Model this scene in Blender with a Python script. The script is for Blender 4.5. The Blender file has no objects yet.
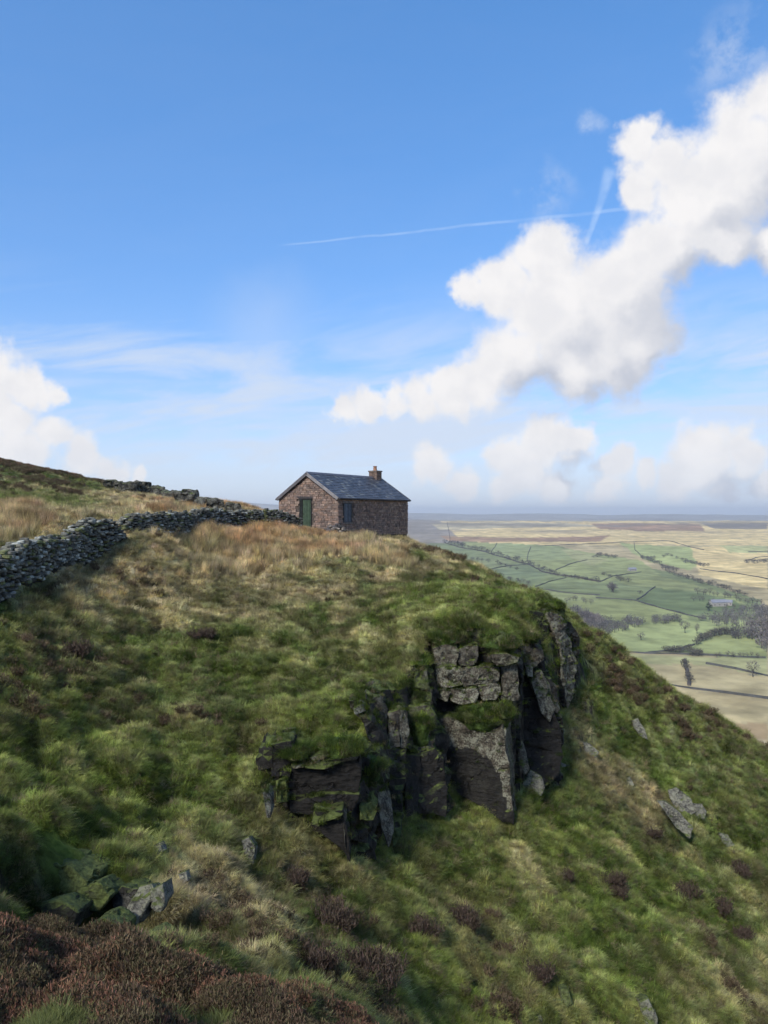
import bpy, bmesh, math, random
import numpy as np
from mathutils import Vector, Matrix

S = bpy.context.scene
COL = S.collection
rng = np.random.default_rng(7)
random.seed(7)

# ------------------------------------------------------------ camera
F = 768.0                      # focal length in pixels of the 768 x 1024 frame
HZ = 515.0                     # image row of the horizon
cam_d = bpy.data.cameras.new('camera')
cam = bpy.data.objects.new('camera', cam_d)
COL.objects.link(cam)
cam.location = (0, 0, 0)
cam.rotation_euler = (math.radians(90), 0, 0)
cam_d.sensor_fit = 'VERTICAL'
cam_d.sensor_height = 24.0
cam_d.lens = 24.0 * F / 1024.0
cam_d.shift_y = (HZ - 512.0) / 1024.0
cam_d.clip_start = 0.1
cam_d.clip_end = 60000
S.camera = cam

# ------------------------------------------------------------ sun, exposure
SUN_AZ = math.radians(-148)    # from +Y towards +X; the sun stands to the left and a little behind
SUN_EL = math.radians(41)
sun_dir = Vector((math.sin(SUN_AZ) * math.cos(SUN_EL), math.cos(SUN_AZ) * math.cos(SUN_EL), math.sin(SUN_EL)))
sd = bpy.data.lights.new('sun', 'SUN')
sd.energy = 2.8
sd.angle = math.radians(11.0)
sd.color = (1.0, 0.95, 0.87)
so = bpy.data.objects.new('sun', sd)
COL.objects.link(so)
so.location = (-200, -100, 200)
so.rotation_euler = sun_dir.to_track_quat('Z', 'Y').to_euler()
S.view_settings.view_transform = 'Standard'
S.view_settings.look = 'None'
S.view_settings.gamma = 1.0
S.view_settings.exposure = 0.75
S.view_settings.use_curve_mapping = False
S.cycles.max_bounces = 5
S.cycles.diffuse_bounces = 2
S.cycles.glossy_bounces = 1
S.cycles.transmission_bounces = 1
S.cycles.transparent_max_bounces = 4
S.cycles.volume_bounces = 0
S.cycles.use_adaptive_sampling = True
S.cycles.adaptive_threshold = 0.02

# ------------------------------------------------------------ node helpers
class NT:
    def __init__(s, tree):
        s.t = tree; s.n = tree.nodes; s.l = tree.links
    def node(s, kind, **kw):
        nd = s.n.new(kind)
        for k, v in kw.items(): setattr(nd, k, v)
        return nd
    def put(s, sock, v):
        if v is None: return
        if isinstance(v, bpy.types.NodeSocket): s.l.new(v, sock)
        else: sock.default_value = v
    def math(s, op, a, b=None, c=None, clamp=False):
        nd = s.node('ShaderNodeMath', operation=op, use_clamp=clamp)
        s.put(nd.inputs[0], a); s.put(nd.inputs[1], b); s.put(nd.inputs[2], c)
        return nd.outputs[0]
    def vec(s, op, a, b=None, scale=None):
        nd = s.node('ShaderNodeVectorMath', operation=op)
        s.put(nd.inputs[0], a); s.put(nd.inputs[1], b)
        if scale is not None: s.put(nd.inputs['Scale'], scale)
        return nd.outputs['Value'] if op in ('DISTANCE', 'DOT_PRODUCT', 'LENGTH') else nd.outputs[0]
    def mix(s, f, a, b, mode='MIX'):
        nd = s.node('ShaderNodeMix', data_type='RGBA', blend_type=mode)
        s.put(nd.inputs[0], f); s.put(nd.inputs[6], a); s.put(nd.inputs[7], b)
        return nd.outputs[2]
    def sstep(s, v, lo, hi, a=0.0, b=1.0):
        nd = s.node('ShaderNodeMapRange', interpolation_type='SMOOTHSTEP')
        s.put(nd.inputs[0], v); s.put(nd.inputs[1], lo); s.put(nd.inputs[2], hi); s.put(nd.inputs[3], a); s.put(nd.inputs[4], b)
        return nd.outputs[0]
    def noise(s, vec, scale, detail=3.0, rough=0.55, lac=2.0, dist=0.0, color=False):
        nd = s.node('ShaderNodeTexNoise')
        if vec is not None: s.put(nd.inputs['Vector'], vec)
        nd.inputs['Scale'].default_value = scale; nd.inputs['Detail'].default_value = detail
        nd.inputs['Roughness'].default_value = rough; nd.inputs['Lacunarity'].default_value = lac
        nd.inputs['Distortion'].default_value = dist
        return nd.outputs[1 if color else 0]
    def xyz(s, v):
        nd = s.node('ShaderNodeSeparateXYZ'); s.put(nd.inputs[0], v); return nd.outputs

def C4(r, g, b): return (r, g, b, 1.0)

# ------------------------------------------------------------ world: sky, clouds, contrails
W = bpy.data.worlds.new('World'); S.world = W; W.use_nodes = True
W.cycles.sampling_method = 'MANUAL'; W.cycles.sample_map_resolution = 512
T = NT(W.node_tree); W.node_tree.nodes.clear()
sky = T.node('ShaderNodeTexSky', sky_type='NISHITA')
sky.sun_disc = False
sky.sun_elevation = SUN_EL
sky.sun_rotation = SUN_AZ
sky.altitude = 300; sky.air_density = 1.0; sky.dust_density = 0.6; sky.ozone_density = 2.2
SKY = 0.125
D = T.vec('NORMALIZE', T.node('ShaderNodeTexCoord').outputs['Generated'])
dx, dy, dz = T.xyz(D)

def pdir(px, py):
    v = Vector(((px - 384) / F, 1.0, (HZ - py) / F)); return v.normalized()

# warp the direction a little so that outlines billow
w1 = T.vec('SUBTRACT', T.noise(D, 9.0, 5.0, 0.6, color=True), (0.5, 0.5, 0.5))
w2 = T.vec('SUBTRACT', T.noise(D, 30.0, 5.0, 0.62, color=True), (0.5, 0.5, 0.5))
DW = T.vec('ADD', T.vec('ADD', D, T.vec('SCALE', w1, scale=0.075)), T.vec('SCALE', w2, scale=0.022))

def field(blobs, off=(0, 0), k=0.28):
    acc = None
    for px, py, r in blobs:
        c = pdir(px + off[0], py + off[1])
        d = T.vec('DISTANCE', DW, tuple(c))
        ca = pdir(px, py).y
        v = T.math('MULTIPLY_ADD', d, -F / (r * ca), 1.0)
        acc = v if acc is None else T.math('SMOOTH_MAX', acc, v, k)
    return acc

BIG = [(748, 165, 66), (700, 196, 56), (790, 100, 46), (662, 250, 50), (640, 140, 30), (722, 235, 44), (618, 300, 66),
       (560, 318, 74), (505, 285, 36), (600, 350, 60), (545, 262, 38), (470, 290, 20), (513, 358, 46), (572, 366, 40), (640, 335, 44),
       (488, 382, 32), (458, 394, 27), (425, 398, 25), (398, 401, 21), (370, 404, 19), (346, 409, 17), (668, 160, 34), (640, 185, 26), (775, 250, 30)]
LOW = [(548, 447, 34), (508, 455, 26), (572, 438, 22), (430, 460, 24), (458, 480, 22), (505, 484, 20), (700, 462, 42), (530, 470, 30), (610, 462, 20), (640, 470, 16),
       (738, 452, 30), (672, 478, 26), (562, 488, 17), (605, 486, 16), (762, 482, 20), (720, 492, 16),
       (-5, 372, 36), (30, 384, 24), (54, 383, 15), (5, 410, 30), (-30, 430, 52), (48, 432, 24), (80, 456, 26), (20, 455, 34), (108, 466, 20), (134, 474, 13)]
FB = field(BIG); FL = field(LOW)
FA = T.math('MAXIMUM', FB, FL)
nf = T.noise(D, 24.0, 7.0, 0.60)
FN = T.math('MULTIPLY_ADD', T.math('SUBTRACT', nf, 0.5), 1.05, FA)
alpha = T.sstep(FN, -0.10, 0.46)
# the side turned from the sun (right and below) is greyer
SH = field([b for b in BIG if b[2] >= 40] + [(548, 447, 30), (700, 462, 36)], off=(26, 26))
shade = T.sstep(T.math('SUBTRACT', SH, FA), -0.30, 0.50)
nz = T.noise(D, 22.0, 4.0, 0.55)
lump = T.sstep(nz, 0.35, 0.68)
shade = T.math('MULTIPLY', T.math('ADD', shade, T.math('MULTIPLY', lump, 0.28)), 0.85, clamp=True)
ccol = T.mix(shade, C4(0.57, 0.56, 0.56), C4(0.33, 0.35, 0.405))
low_a = T.sstep(dz, 0.0, 0.12, 0.80, 1.0)
alpha = T.math('MULTIPLY', alpha, low_a)

# the blue of the air, paling to the horizon
skyc = T.mix(1.0, sky.outputs[0], C4(SKY, SKY, SKY), 'MULTIPLY')
hs = T.node('ShaderNodeHueSaturation'); hs.inputs['Saturation'].default_value = 1.34; hs.inputs['Value'].default_value = 1.0
T.put(hs.inputs['Color'], skyc); skyc = hs.outputs[0]
gm = T.node('ShaderNodeGamma'); gm.inputs[1].default_value = 0.62; T.put(gm.inputs[0], skyc); skyc = T.mix(1.0, gm.outputs[0], C4(0.53, 0.60, 0.79), 'MULTIPLY')
# high thin cloud: streaks in a plane above
zc = T.math('MAXIMUM', dz, 0.03)
pl = T.node('ShaderNodeCombineXYZ')
T.put(pl.inputs[0], T.math('DIVIDE', dx, T.math('ADD', zc, 0.12))); T.put(pl.inputs[1], T.math('DIVIDE', dy, T.math('ADD', zc, 0.12)))
mp = T.node('ShaderNodeMapping'); mp.inputs['Rotation'].default_value = (0, 0, math.radians(78)); mp.inputs['Scale'].default_value = (0.5, 2.0, 1.0)
T.put(mp.inputs[0], pl.outputs[0])
ci = T.noise(mp.outputs[0], 0.9, 6.0, 0.58, dist=0.6)
ci = T.sstep(ci, 0.42, 0.80, 0.0, 1.0)
ci = T.math('MULTIPLY', ci, T.sstep(dz, 0.26, 0.08, 0.03, 0.75))
cv_ = T.node('ShaderNodeCombineXYZ'); T.put(cv_.inputs[0], dx); T.put(cv_.inputs[1], dy)
T.put(cv_.inputs[2], T.math('MULTIPLY', T.math('SUBTRACT', dz, T.math('MULTIPLY', dx, 0.16)), 5.0))
wisp = T.sstep(T.noise(cv_.outputs[0], 3.0, 8.0, 0.62, dist=0.5), 0.36, 0.64)
wisp = T.math('MULTIPLY', wisp, T.math('MULTIPLY', T.sstep(dz, 0.30, 0.16, 0.02, 0.85), T.sstep(dz, -0.02, 0.04)))
ci = T.math('MAXIMUM', ci, wisp)
veil = T.sstep(T.math('ADD', dz, T.math('MULTIPLY', T.math('SUBTRACT', T.noise(mp.outputs[0], 0.5, 3.0), 0.5), 0.12)), 0.17, -0.03, 0.0, 0.90)
ci = T.math('MAXIMUM', ci, veil)
ci = T.math('MAXIMUM', ci, T.math('MULTIPLY', T.sstep(T.vec('DISTANCE', DW, tuple(pdir(265, 330))), 0.11, 0.0), 0.24))
for wp, wr, ws in (((592, 122), .022, .55), ((545, 198), .045, .35), ((735, 60), .06, .4), ((690, 345), .09, .3)):
    ci = T.math('MAXIMUM', ci, T.math('MULTIPLY', T.math('MULTIPLY', T.sstep(T.vec('DISTANCE', DW, tuple(pdir(*wp))), wr, 0.0), T.sstep(T.noise(D, 22.0, 6.0, 0.65), 0.38, 0.62)), ws))
skyc = T.mix(ci, skyc, C4(0.42, 0.465, 0.54))
# two contrails: thin arcs between two directions
def trail(p0, p1, w0, w1_, strength, col):
    a, b = pdir(*p0), pdir(*p1)
    n = a.cross(b).normalized(); t = (b - a); L = t.length; t = t.normalized()
    s_ = T.math('DIVIDE', T.math('SUBTRACT', T.vec('DOT_PRODUCT', D, tuple(t)), a.dot(t)), L)
    dist = T.math('ABSOLUTE', T.math('ADD', T.vec('DOT_PRODUCT', D, tuple(n)), T.math('MULTIPLY', T.math('SUBTRACT', T.noise(D, 14.0, 3.0), 0.5), 0.006)))
    w = T.math('MULTIPLY_ADD', s_, w1_ - w0, w0)
    m = T.sstep(T.math('DIVIDE', dist, w), 1.0, 0.2)
    m = T.math('MULTIPLY', m, T.math('MULTIPLY', T.sstep(s_, -0.02, 0.05), T.sstep(s_, 1.0, 0.9)))
    m = T.math('MULTIPLY', m, T.sstep(T.noise(D, 26.0, 3.0), 0.30, 0.62, 0.35, 1.0))
    m = T.math('MULTIPLY', m, strength)
    return T.mix(m, col, C4(0.48, 0.56, 0.66))
skyc = trail((282, 245), (655, 206), 0.0014, 0.0034, 0.20, skyc)
skyc = trail((586, 245), (612, 165), 0.0035, 0.0100, 0.34, skyc)
# the same broken cloud goes on round the rest of the sky
oth = T.noise(pl.outputs[0], 1.1, 6.0, 0.55)
oth = T.math('MULTIPLY', T.sstep(oth, 0.53, 0.66), T.math('MULTIPLY', T.sstep(dy, 0.72, 0.55), T.sstep(dz, 0.0, 0.08)))
skyc = T.mix(T.math('MULTIPLY', oth, 0.9), skyc, C4(0.44, 0.45, 0.48))
skyc = T.mix(alpha, skyc, ccol)
bg = T.node('ShaderNodeBackground'); T.put(bg.inputs[0], skyc); bg.inputs[1].default_value = 1.0
wo = T.node('ShaderNodeOutputWorld'); T.l.new(bg.outputs[0], wo.inputs[0])

# ------------------------------------------------------------ numpy noise
_P = np.random.default_rng(3).random((256, 256))
def vnoise(x, y):
    xi = np.floor(x).astype(int); yi = np.floor(y).astype(int)
    fx = x - xi; fy = y - yi
    fx = fx * fx * fx * (fx * (fx * 6 - 15) + 10); fy = fy * fy * fy * (fy * (fy * 6 - 15) + 10)
    a = _P[xi & 255, yi & 255]; b = _P[(xi + 1) & 255, yi & 255]; c = _P[xi & 255, (yi + 1) & 255]; d = _P[(xi + 1) & 255, (yi + 1) & 255]
    return (a * (1 - fx) + b * fx) * (1 - fy) + (c * (1 - fx) + d * fx) * fy
def fbm(x, y, o=4, g=0.5):
    s = 0; a = 1; t = 0
    for k in range(o):
        s = s + a * vnoise(x * 2 ** k + 17.3 * k, y * 2 ** k + 9.1 * k); t += a; a *= g
    return s / t - 0.5
_Q = np.random.default_rng(9).random((3, 256, 256))
def worley(x, y):
    xi = np.floor(x).astype(int); yi = np.floor(y).astype(int); f1 = np.full(np.shape(x), 9.0); idv = np.zeros(np.shape(x))
    for a in (-1, 0, 1):
        for b in (-1, 0, 1):
            i = (xi + a) & 255; j = (yi + b) & 255
            d = np.hypot(xi + a + .15 + .7 * _Q[0, i, j] - x, yi + b + .15 + .7 * _Q[1, i, j] - y)
            m = d < f1; f1 = np.where(m, d, f1); idv = np.where(m, _Q[2, i, j], idv)
    return f1, idv
def mounds(x, y):
    wx = x + .35 * fbm(x * .9, y * .9 + 4, 2) * 2; wy = y + .35 * fbm(x * .9 + 31, y * .9, 2) * 2
    a, ia = worley(wx / 1.25, wy / 1.25); b, ib = worley(wx / .55 + 40, wy / .55)
    return 1 - np.clip(a / .75, 0, 1) ** 1.6, 1 - np.clip(b / .75, 0, 1) ** 1.6, ia, ib
def ss(x, a, b):
    t = np.clip((x - a) / (b - a), 0, 1); return t * t * (3 - 2 * t)

def P(px, py, d):               # the place seen at an image point, d metres into the scene
    return ((px - 384) / F * d, d, (HZ - py) / F * d)

# ------------------------------------------------------------ the near hill as a height function
COMMON = [P(*p) for p in [
    (0,1024,5.5),(0,950,7),(0,900,9),(0,860,11),(0,800,13),(0,750,15),(0,700,17.5),(0,640,20.5),(0,592,23.5),
    (100,1024,5.8),(100,955,8),(95,915,10.5),(100,860,13),(100,800,15.5),(100,750,18),(100,700,20.5),(100,650,24),(100,600,28),(100,562,31.5),
    (200,1024,6.5),(200,975,8.5),(200,930,11),(200,880,14),(200,830,16.5),(200,780,18.5),(200,720,21.5),(200,660,25.5),(200,600,32),(200,560,39),(200,538,43),
    (250,990,9),(300,1024,8.5),(300,1000,9.7),(300,950,13),(300,900,16.5),(250,850,17.0),
    (60,563,28.5),(110,541,33),(150,533,37),(200,526,42),(250,523,47),(290,529,50),
    (345,538,47.5),(400,546,48),(420,549,51),(300,548,45),(300,560,41),(350,560,41),(400,562,42),(300,600,33.5),(380,600,33.5),(440,580,39.5),
    (300,640,28.5),(470,564,46.5),(500,584,43.5),(530,596,41.5),
    (0,548,30),(0,520,45),(0,490,65),(0,464,95),(100,517,50),(100,500,70),(100,485,95),(200,508,62),(200,502,80),(250,509,72),
    (384,1024,12.5),(384,950,16),(384,900,18.5),(450,1024,15.5),(450,960,18),(450,900,20.5),(520,1024,17),(520,950,19.5),(520,890,22.5),
    (600,1024,18.5),(600,960,21.5),(600,900,24.5),(600,850,28),(600,800,31.5),(600,750,35),(600,700,38.5),(620,662,41),
    (680,1024,20.5),(680,950,24.5),(680,880,29),(680,820,33),(680,760,37),(680,704,41.5),
    (768,1024,24),(768,950,28),(768,880,32),(768,820,36),(768,752,42)]] + [
    (-3,50,-1.5),(-7.2,52.7,-1.2),(1.74,57.3,-1.9),(-2.4,60,-1.5),
    (-47,120,3.2),(-80,95,7.5),(-44,100,4.1),(-30.5,100,2.4),(-31,130,-1.5),(-24,100,.6),(-16,88,-.2),(-27,130,-4),(-12,110,-3.5),(-55,125,3.5),(-70,130,4),(-150,100,16),(-60,60,4.5),(-40,40,2.2),(-22,30,-.3),(-20,23,-1.6),(-15,12,-3.6),(-12,6,-2.6),
    (0,0,-1.75),(-5,0,-1.6),(2,1.5,-3),(5,5,-7),(9,9,-11),(-2,4,-3.2),(14,14,-15.5),(20,24,-19),(3,10.5,-9.6),
    (27,45,-20),(30,60,-34),(16,52,-13.5),(11,58,-10),(6,66,-8),(-3,75,-5.5),(40,30,-32),(60,80,-62),(0,150,-50),(60,150,-105),(-60,170,-8),
    (-150,0,10),(0,-60,-2),(60,-40,-45),(120,60,-120),(-100,230,-30),(0,240,-120),(60,0,-50),(-200,250,-20),(120,200,-150),(-240,100,18),(-60,-120,0),(150,-80,-130)]
UPPER = [P(*p) for p in [(262,742,20),(300,745,20.6),(350,742,21.2),(350,700,24.3),(376,694,24.3),(380,660,27.2),(405,670,26.6),(430,642,28.2),(430,610,30.8),(480,622,30.2),(516,644,28.4),
    (480,645,27.6),(530,632,31.5),(545,612,35.5),(560,608,37),(500,600,37.5)]] + [(9.0,38.2,-5.2)]
LOWER = [P(*p) for p in [(262,812,18.2),(300,822,19),(345,856,19.6),(385,846,21.5),(420,805,24.5),(455,800,26),(511,820,26),(540,790,29.2),(562,745,32),(570,704,35.2),(585,668,38.3)]] + [(10.2,40.3,-6.9)]
RIM = np.array([P(px, 0, d)[:2] for px, d in [(200,17.2),(262,18.9),(300,19.7),(362,20.3),(380,23.2),(405,25.0),(432,27.6),(516,27.5),(528,30.4),(552,31.2),(562,35.4),(574,36.4),(590,39)]])
RIMY = lambda x: np.interp(x, RIM[:, 0], RIM[:, 1])

class TPS:
    def __init__(s, pts, lam=0.02):
        p = np.array(pts, float); s.c = p[:, :2]; n = len(p)
        K = s.k(s.c, s.c) + lam * np.eye(n) * 30; A = np.hstack([np.ones((n, 1)), s.c])
        M = np.vstack([np.hstack([K, A]), np.hstack([A.T, np.zeros((3, 3))])])
        s.w = np.linalg.solve(M, np.concatenate([p[:, 2], np.zeros(3)]))
    def k(s, a, b):
        r2 = ((a[:, None, :] - b[None, :, :]) ** 2).sum(-1)
        return 0.5 * r2 * np.log(r2 + 1e-9)
    def __call__(s, x, y):
        q = np.stack([np.ravel(x), np.ravel(y)], 1); out = np.empty(len(q))
        for i in range(0, len(q), 20000):
            c = q[i:i + 20000]
            out[i:i + 20000] = s.k(c, s.c) @ s.w[:-3] + s.w[-3] + c @ s.w[-2:]
        return out.reshape(np.shape(x))
_U = TPS(COMMON + UPPER); _B = TPS(COMMON + LOWER)

def rim_m(x, y):               # 0 below the crag, 1 above it
    wob = 0.35 * fbm(x * 1.3, y * 1.3, 3)
    return ss(y - RIMY(x) + wob, -0.1, 0.75)
def hill_base(x, y):
    x = np.asarray(x, float); y = np.asarray(y, float)
    m = rim_m(x, y)
    return _B(x, y) * (1 - m) + _U(x, y) * m
def hill(x, y):
    x = np.asarray(x, float); y = np.asarray(y, float)
    z = hill_base(x, y)
    r = np.hypot(x, y)
    near = ss(r, 3.0, 7.0)
    house = np.exp(-(((x + 3) / 7) ** 2 + ((y - 54) / 6) ** 2))
    wa = near * (1 - house)
    hum = np.abs(fbm(x * 0.45 + 5, y * 0.45, 3)) * 2
    z = z + wa * (0.55 * fbm(x * 0.28, y * 0.28, 3) - 0.42 * (hum - 0.25))
    pit = np.exp(-((((x + 3.9) / 1.6) ** 2 + ((y - 10.9) / 1.75) ** 2) ** 2))
    z = z - 1.3 * pit; wa = wa * (1 - .8 * pit)
    ma, mb_, _, _ = mounds(x, y)
    plat = np.clip(ss(y, 34, 26) + ss(x, 6, 10), .35, 1)
    z = z + wa * plat * (.36 * (ma - .45) + .17 * (mb_ - .45))
    b = 1 - 2 * np.abs(fbm(x * 1.5 + 3, y * 1.5 + 8, 3)) * 1.6
    z = z + wa * (0.14 * (b - 0.6) + 0.10 * fbm(x * 3.6, y * 3.6, 3))
    return z

# ------------------------------------------------------------ mesh and object helpers
def mesh_np(name, V, Fq, mats=(), smooth=False, attrs=None):
    me = bpy.data.meshes.new(name)
    V = np.asarray(V, np.float32); Fq = np.asarray(Fq, np.int32)
    k = Fq.shape[1]
    me.vertices.add(len(V)); me.vertices.foreach_set('co', V.ravel())
    me.loops.add(Fq.size); me.loops.foreach_set('vertex_index', Fq.ravel())
    me.polygons.add(len(Fq)); me.polygons.foreach_set('loop_start', np.arange(0, Fq.size, k, dtype=np.int32))
    me.polygons.foreach_set('use_smooth', np.full(len(Fq), smooth))
    for n, a in (attrs or {}).items():
        a = np.asarray(a, np.float32)
        if a.ndim == 1:
            at = me.attributes.new(n, 'FLOAT', 'POINT'); at.data.foreach_set('value', a)
        else:
            at = me.attributes.new(n, 'FLOAT_COLOR', 'POINT')
            at.data.foreach_set('color', np.hstack([a, np.ones((len(a), 1), np.float32)]).astype(np.float32).ravel())
    me.update(calc_edges=True)
    for m in mats: me.materials.append(m)
    return me
def obj(name, me, parent=None, label=None, cat=None, group=None, kind=None, loc=None):
    o = bpy.data.objects.new(name, me); COL.objects.link(o)
    if parent is not None: o.parent = parent
    if loc is not None: o.location = loc
    if label: o['label'] = label
    if cat: o['category'] = cat
    if group: o['group'] = group
    if kind: o['kind'] = kind
    return o

class MB:                       # gathers shapes with one colour per shape into one mesh
    def __init__(s): s.v = []; s.f = []; s.c = []
    def add(s, verts, faces, col=(1, 1, 1)):
        b = len(s.v); s.v += [tuple(v) for v in verts]; s.f += [tuple(b + i for i in f) for f in faces]; s.c += [col] * len(verts)
    def box(s, lo, hi, col=(1, 1, 1), jit=0.0, M=None):
        vs = []
        for i in range(8):
            p = [hi[0] if i & 1 else lo[0], hi[1] if i & 2 else lo[1], hi[2] if i & 4 else lo[2]]
            p = Vector([c + random.uniform(-jit, jit) for c in p])
            vs.append(M @ p if M is not None else p)
        s.add(vs, [(0, 2, 3, 1), (4, 5, 7, 6), (0, 1, 5, 4), (2, 6, 7, 3), (0, 4, 6, 2), (1, 3, 7, 5)], col)
    def tube(s, a, b, r0, r1, n=6, col=(1, 1, 1), cap=True):
        a = Vector(a); b = Vector(b); d = (b - a).normalized()
        u = d.orthogonal().normalized(); w = d.cross(u)
        vs = [c + (u * math.cos(t) + w * math.sin(t)) * r for c, r in ((a, r0), (b, r1)) for t in [2 * math.pi * k / n for k in range(n)]]
        fs = [(k, (k + 1) % n, n + (k + 1) % n, n + k) for k in range(n)]
        if cap: fs += [tuple(range(n - 1, -1, -1)), tuple(range(n, 2 * n))]
        s.add(vs, fs, col)
    def mesh(s, name, mat, smooth=False):
        me = bpy.data.meshes.new(name); me.from_pydata(s.v, [], s.f)
        at = me.attributes.new('col', 'FLOAT_COLOR', 'POINT')
        at.data.foreach_set('color', np.hstack([np.array(s.c, np.float32).reshape(-1, 3), np.ones((len(s.v), 1), np.float32)]).ravel())
        if smooth: me.polygons.foreach_set('use_smooth', np.full(len(me.polygons), True))
        me.materials.append(mat); me.update(); return me

# ------------------------------------------------------------ materials
def mat_new(name):
    m = bpy.data.materials.new(name); m.use_nodes = True; m.node_tree.nodes.clear()
    t = NT(m.node_tree); b = t.node('ShaderNodeBsdfPrincipled'); o = t.node('ShaderNodeOutputMaterial'); t.l.new(b.outputs[0], o.inputs[0])
    b.inputs['Roughness'].default_value = 0.9; b.inputs['Specular IOR Level'].default_value = 0.2
    return m, t, b
def bump(t, b, h, strength, dist):
    n = t.node('ShaderNodeBump'); n.inputs['Strength'].default_value = strength; n.inputs['Distance'].default_value = dist
    t.put(n.inputs['Height'], h); t.l.new(n.outputs[0], b.inputs['Normal'])
def attr(t, name, kind='GEOMETRY'):
    a = t.node('ShaderNodeAttribute', attribute_name=name, attribute_type=kind); return a.outputs['Color']
def vcol_mat(name, scale=3.0, amt=0.5, rough=0.9, bmp=0.0, bscale=20, bdist=0.02, spec=0.2):
    m, t, b = mat_new(name)
    P_ = t.node('ShaderNodeNewGeometry').outputs['Position']
    n = t.noise(P_, scale, 4.0, 0.6)
    k = t.sstep(n, 0.25, 0.75, 1 - amt, 1 + amt)
    c = t.vec('SCALE', attr(t, 'col'), scale=k)
    t.put(b.inputs['Base Color'], c); b.inputs['Roughness'].default_value = rough; b.inputs['Specular IOR Level'].default_value = spec
    if bmp: bump(t, b, t.noise(P_, bscale, 5.0, 0.6), bmp, bdist)
    return m

# hill ground: colours of the sward from the sheet, bare gritstone and peat where it is steep
M_hill, t, b = mat_new('moor_ground')
pos = t.node('ShaderNodeNewGeometry')
n1 = t.noise(pos.outputs['Position'], 5.0, 6.0, 0.65); n2 = t.noise(pos.outputs['Position'], 1.1, 5.0, 0.6)
k = t.sstep(n1, 0.3, 0.72, 0.55, 1.5)
c = t.vec('SCALE', attr(t, 'col'), scale=k)
rock = t.mix(t.sstep(n1, 0.4, 0.65), C4(.012, .011, .010), C4(.06, .055, .045))
nzs = t.xyz(pos.outputs['True Normal'])[2]
st = t.sstep(t.math('ADD', nzs, t.math('MULTIPLY', t.math('SUBTRACT', n2, 0.5), 0.3)), 0.50, 0.34)
c = t.mix(st, c, rock)
t.put(b.inputs['Base Color'], c); b.inputs['Specular IOR Level'].default_value = 0.05
bump(t, b, t.noise(pos.outputs['Position'], 9.0, 6.0, 0.7), 0.9, 0.12)

M_valley, t, b = mat_new('valley_ground')
pos = t.node('ShaderNodeNewGeometry')
n1 = t.noise(pos.outputs['Position'], 0.03, 7.0, 0.62); n2 = t.noise(pos.outputs['Position'], 0.004, 5.0, 0.6)
k = t.math('MULTIPLY', t.sstep(n1, 0.3, 0.7, 0.70, 1.28), t.sstep(n2, 0.3, 0.7, 0.82, 1.15))
t.put(b.inputs['Base Color'], t.vec('SCALE', attr(t, 'col'), scale=k)); b.inputs['Specular IOR Level'].default_value = 0.05

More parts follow.
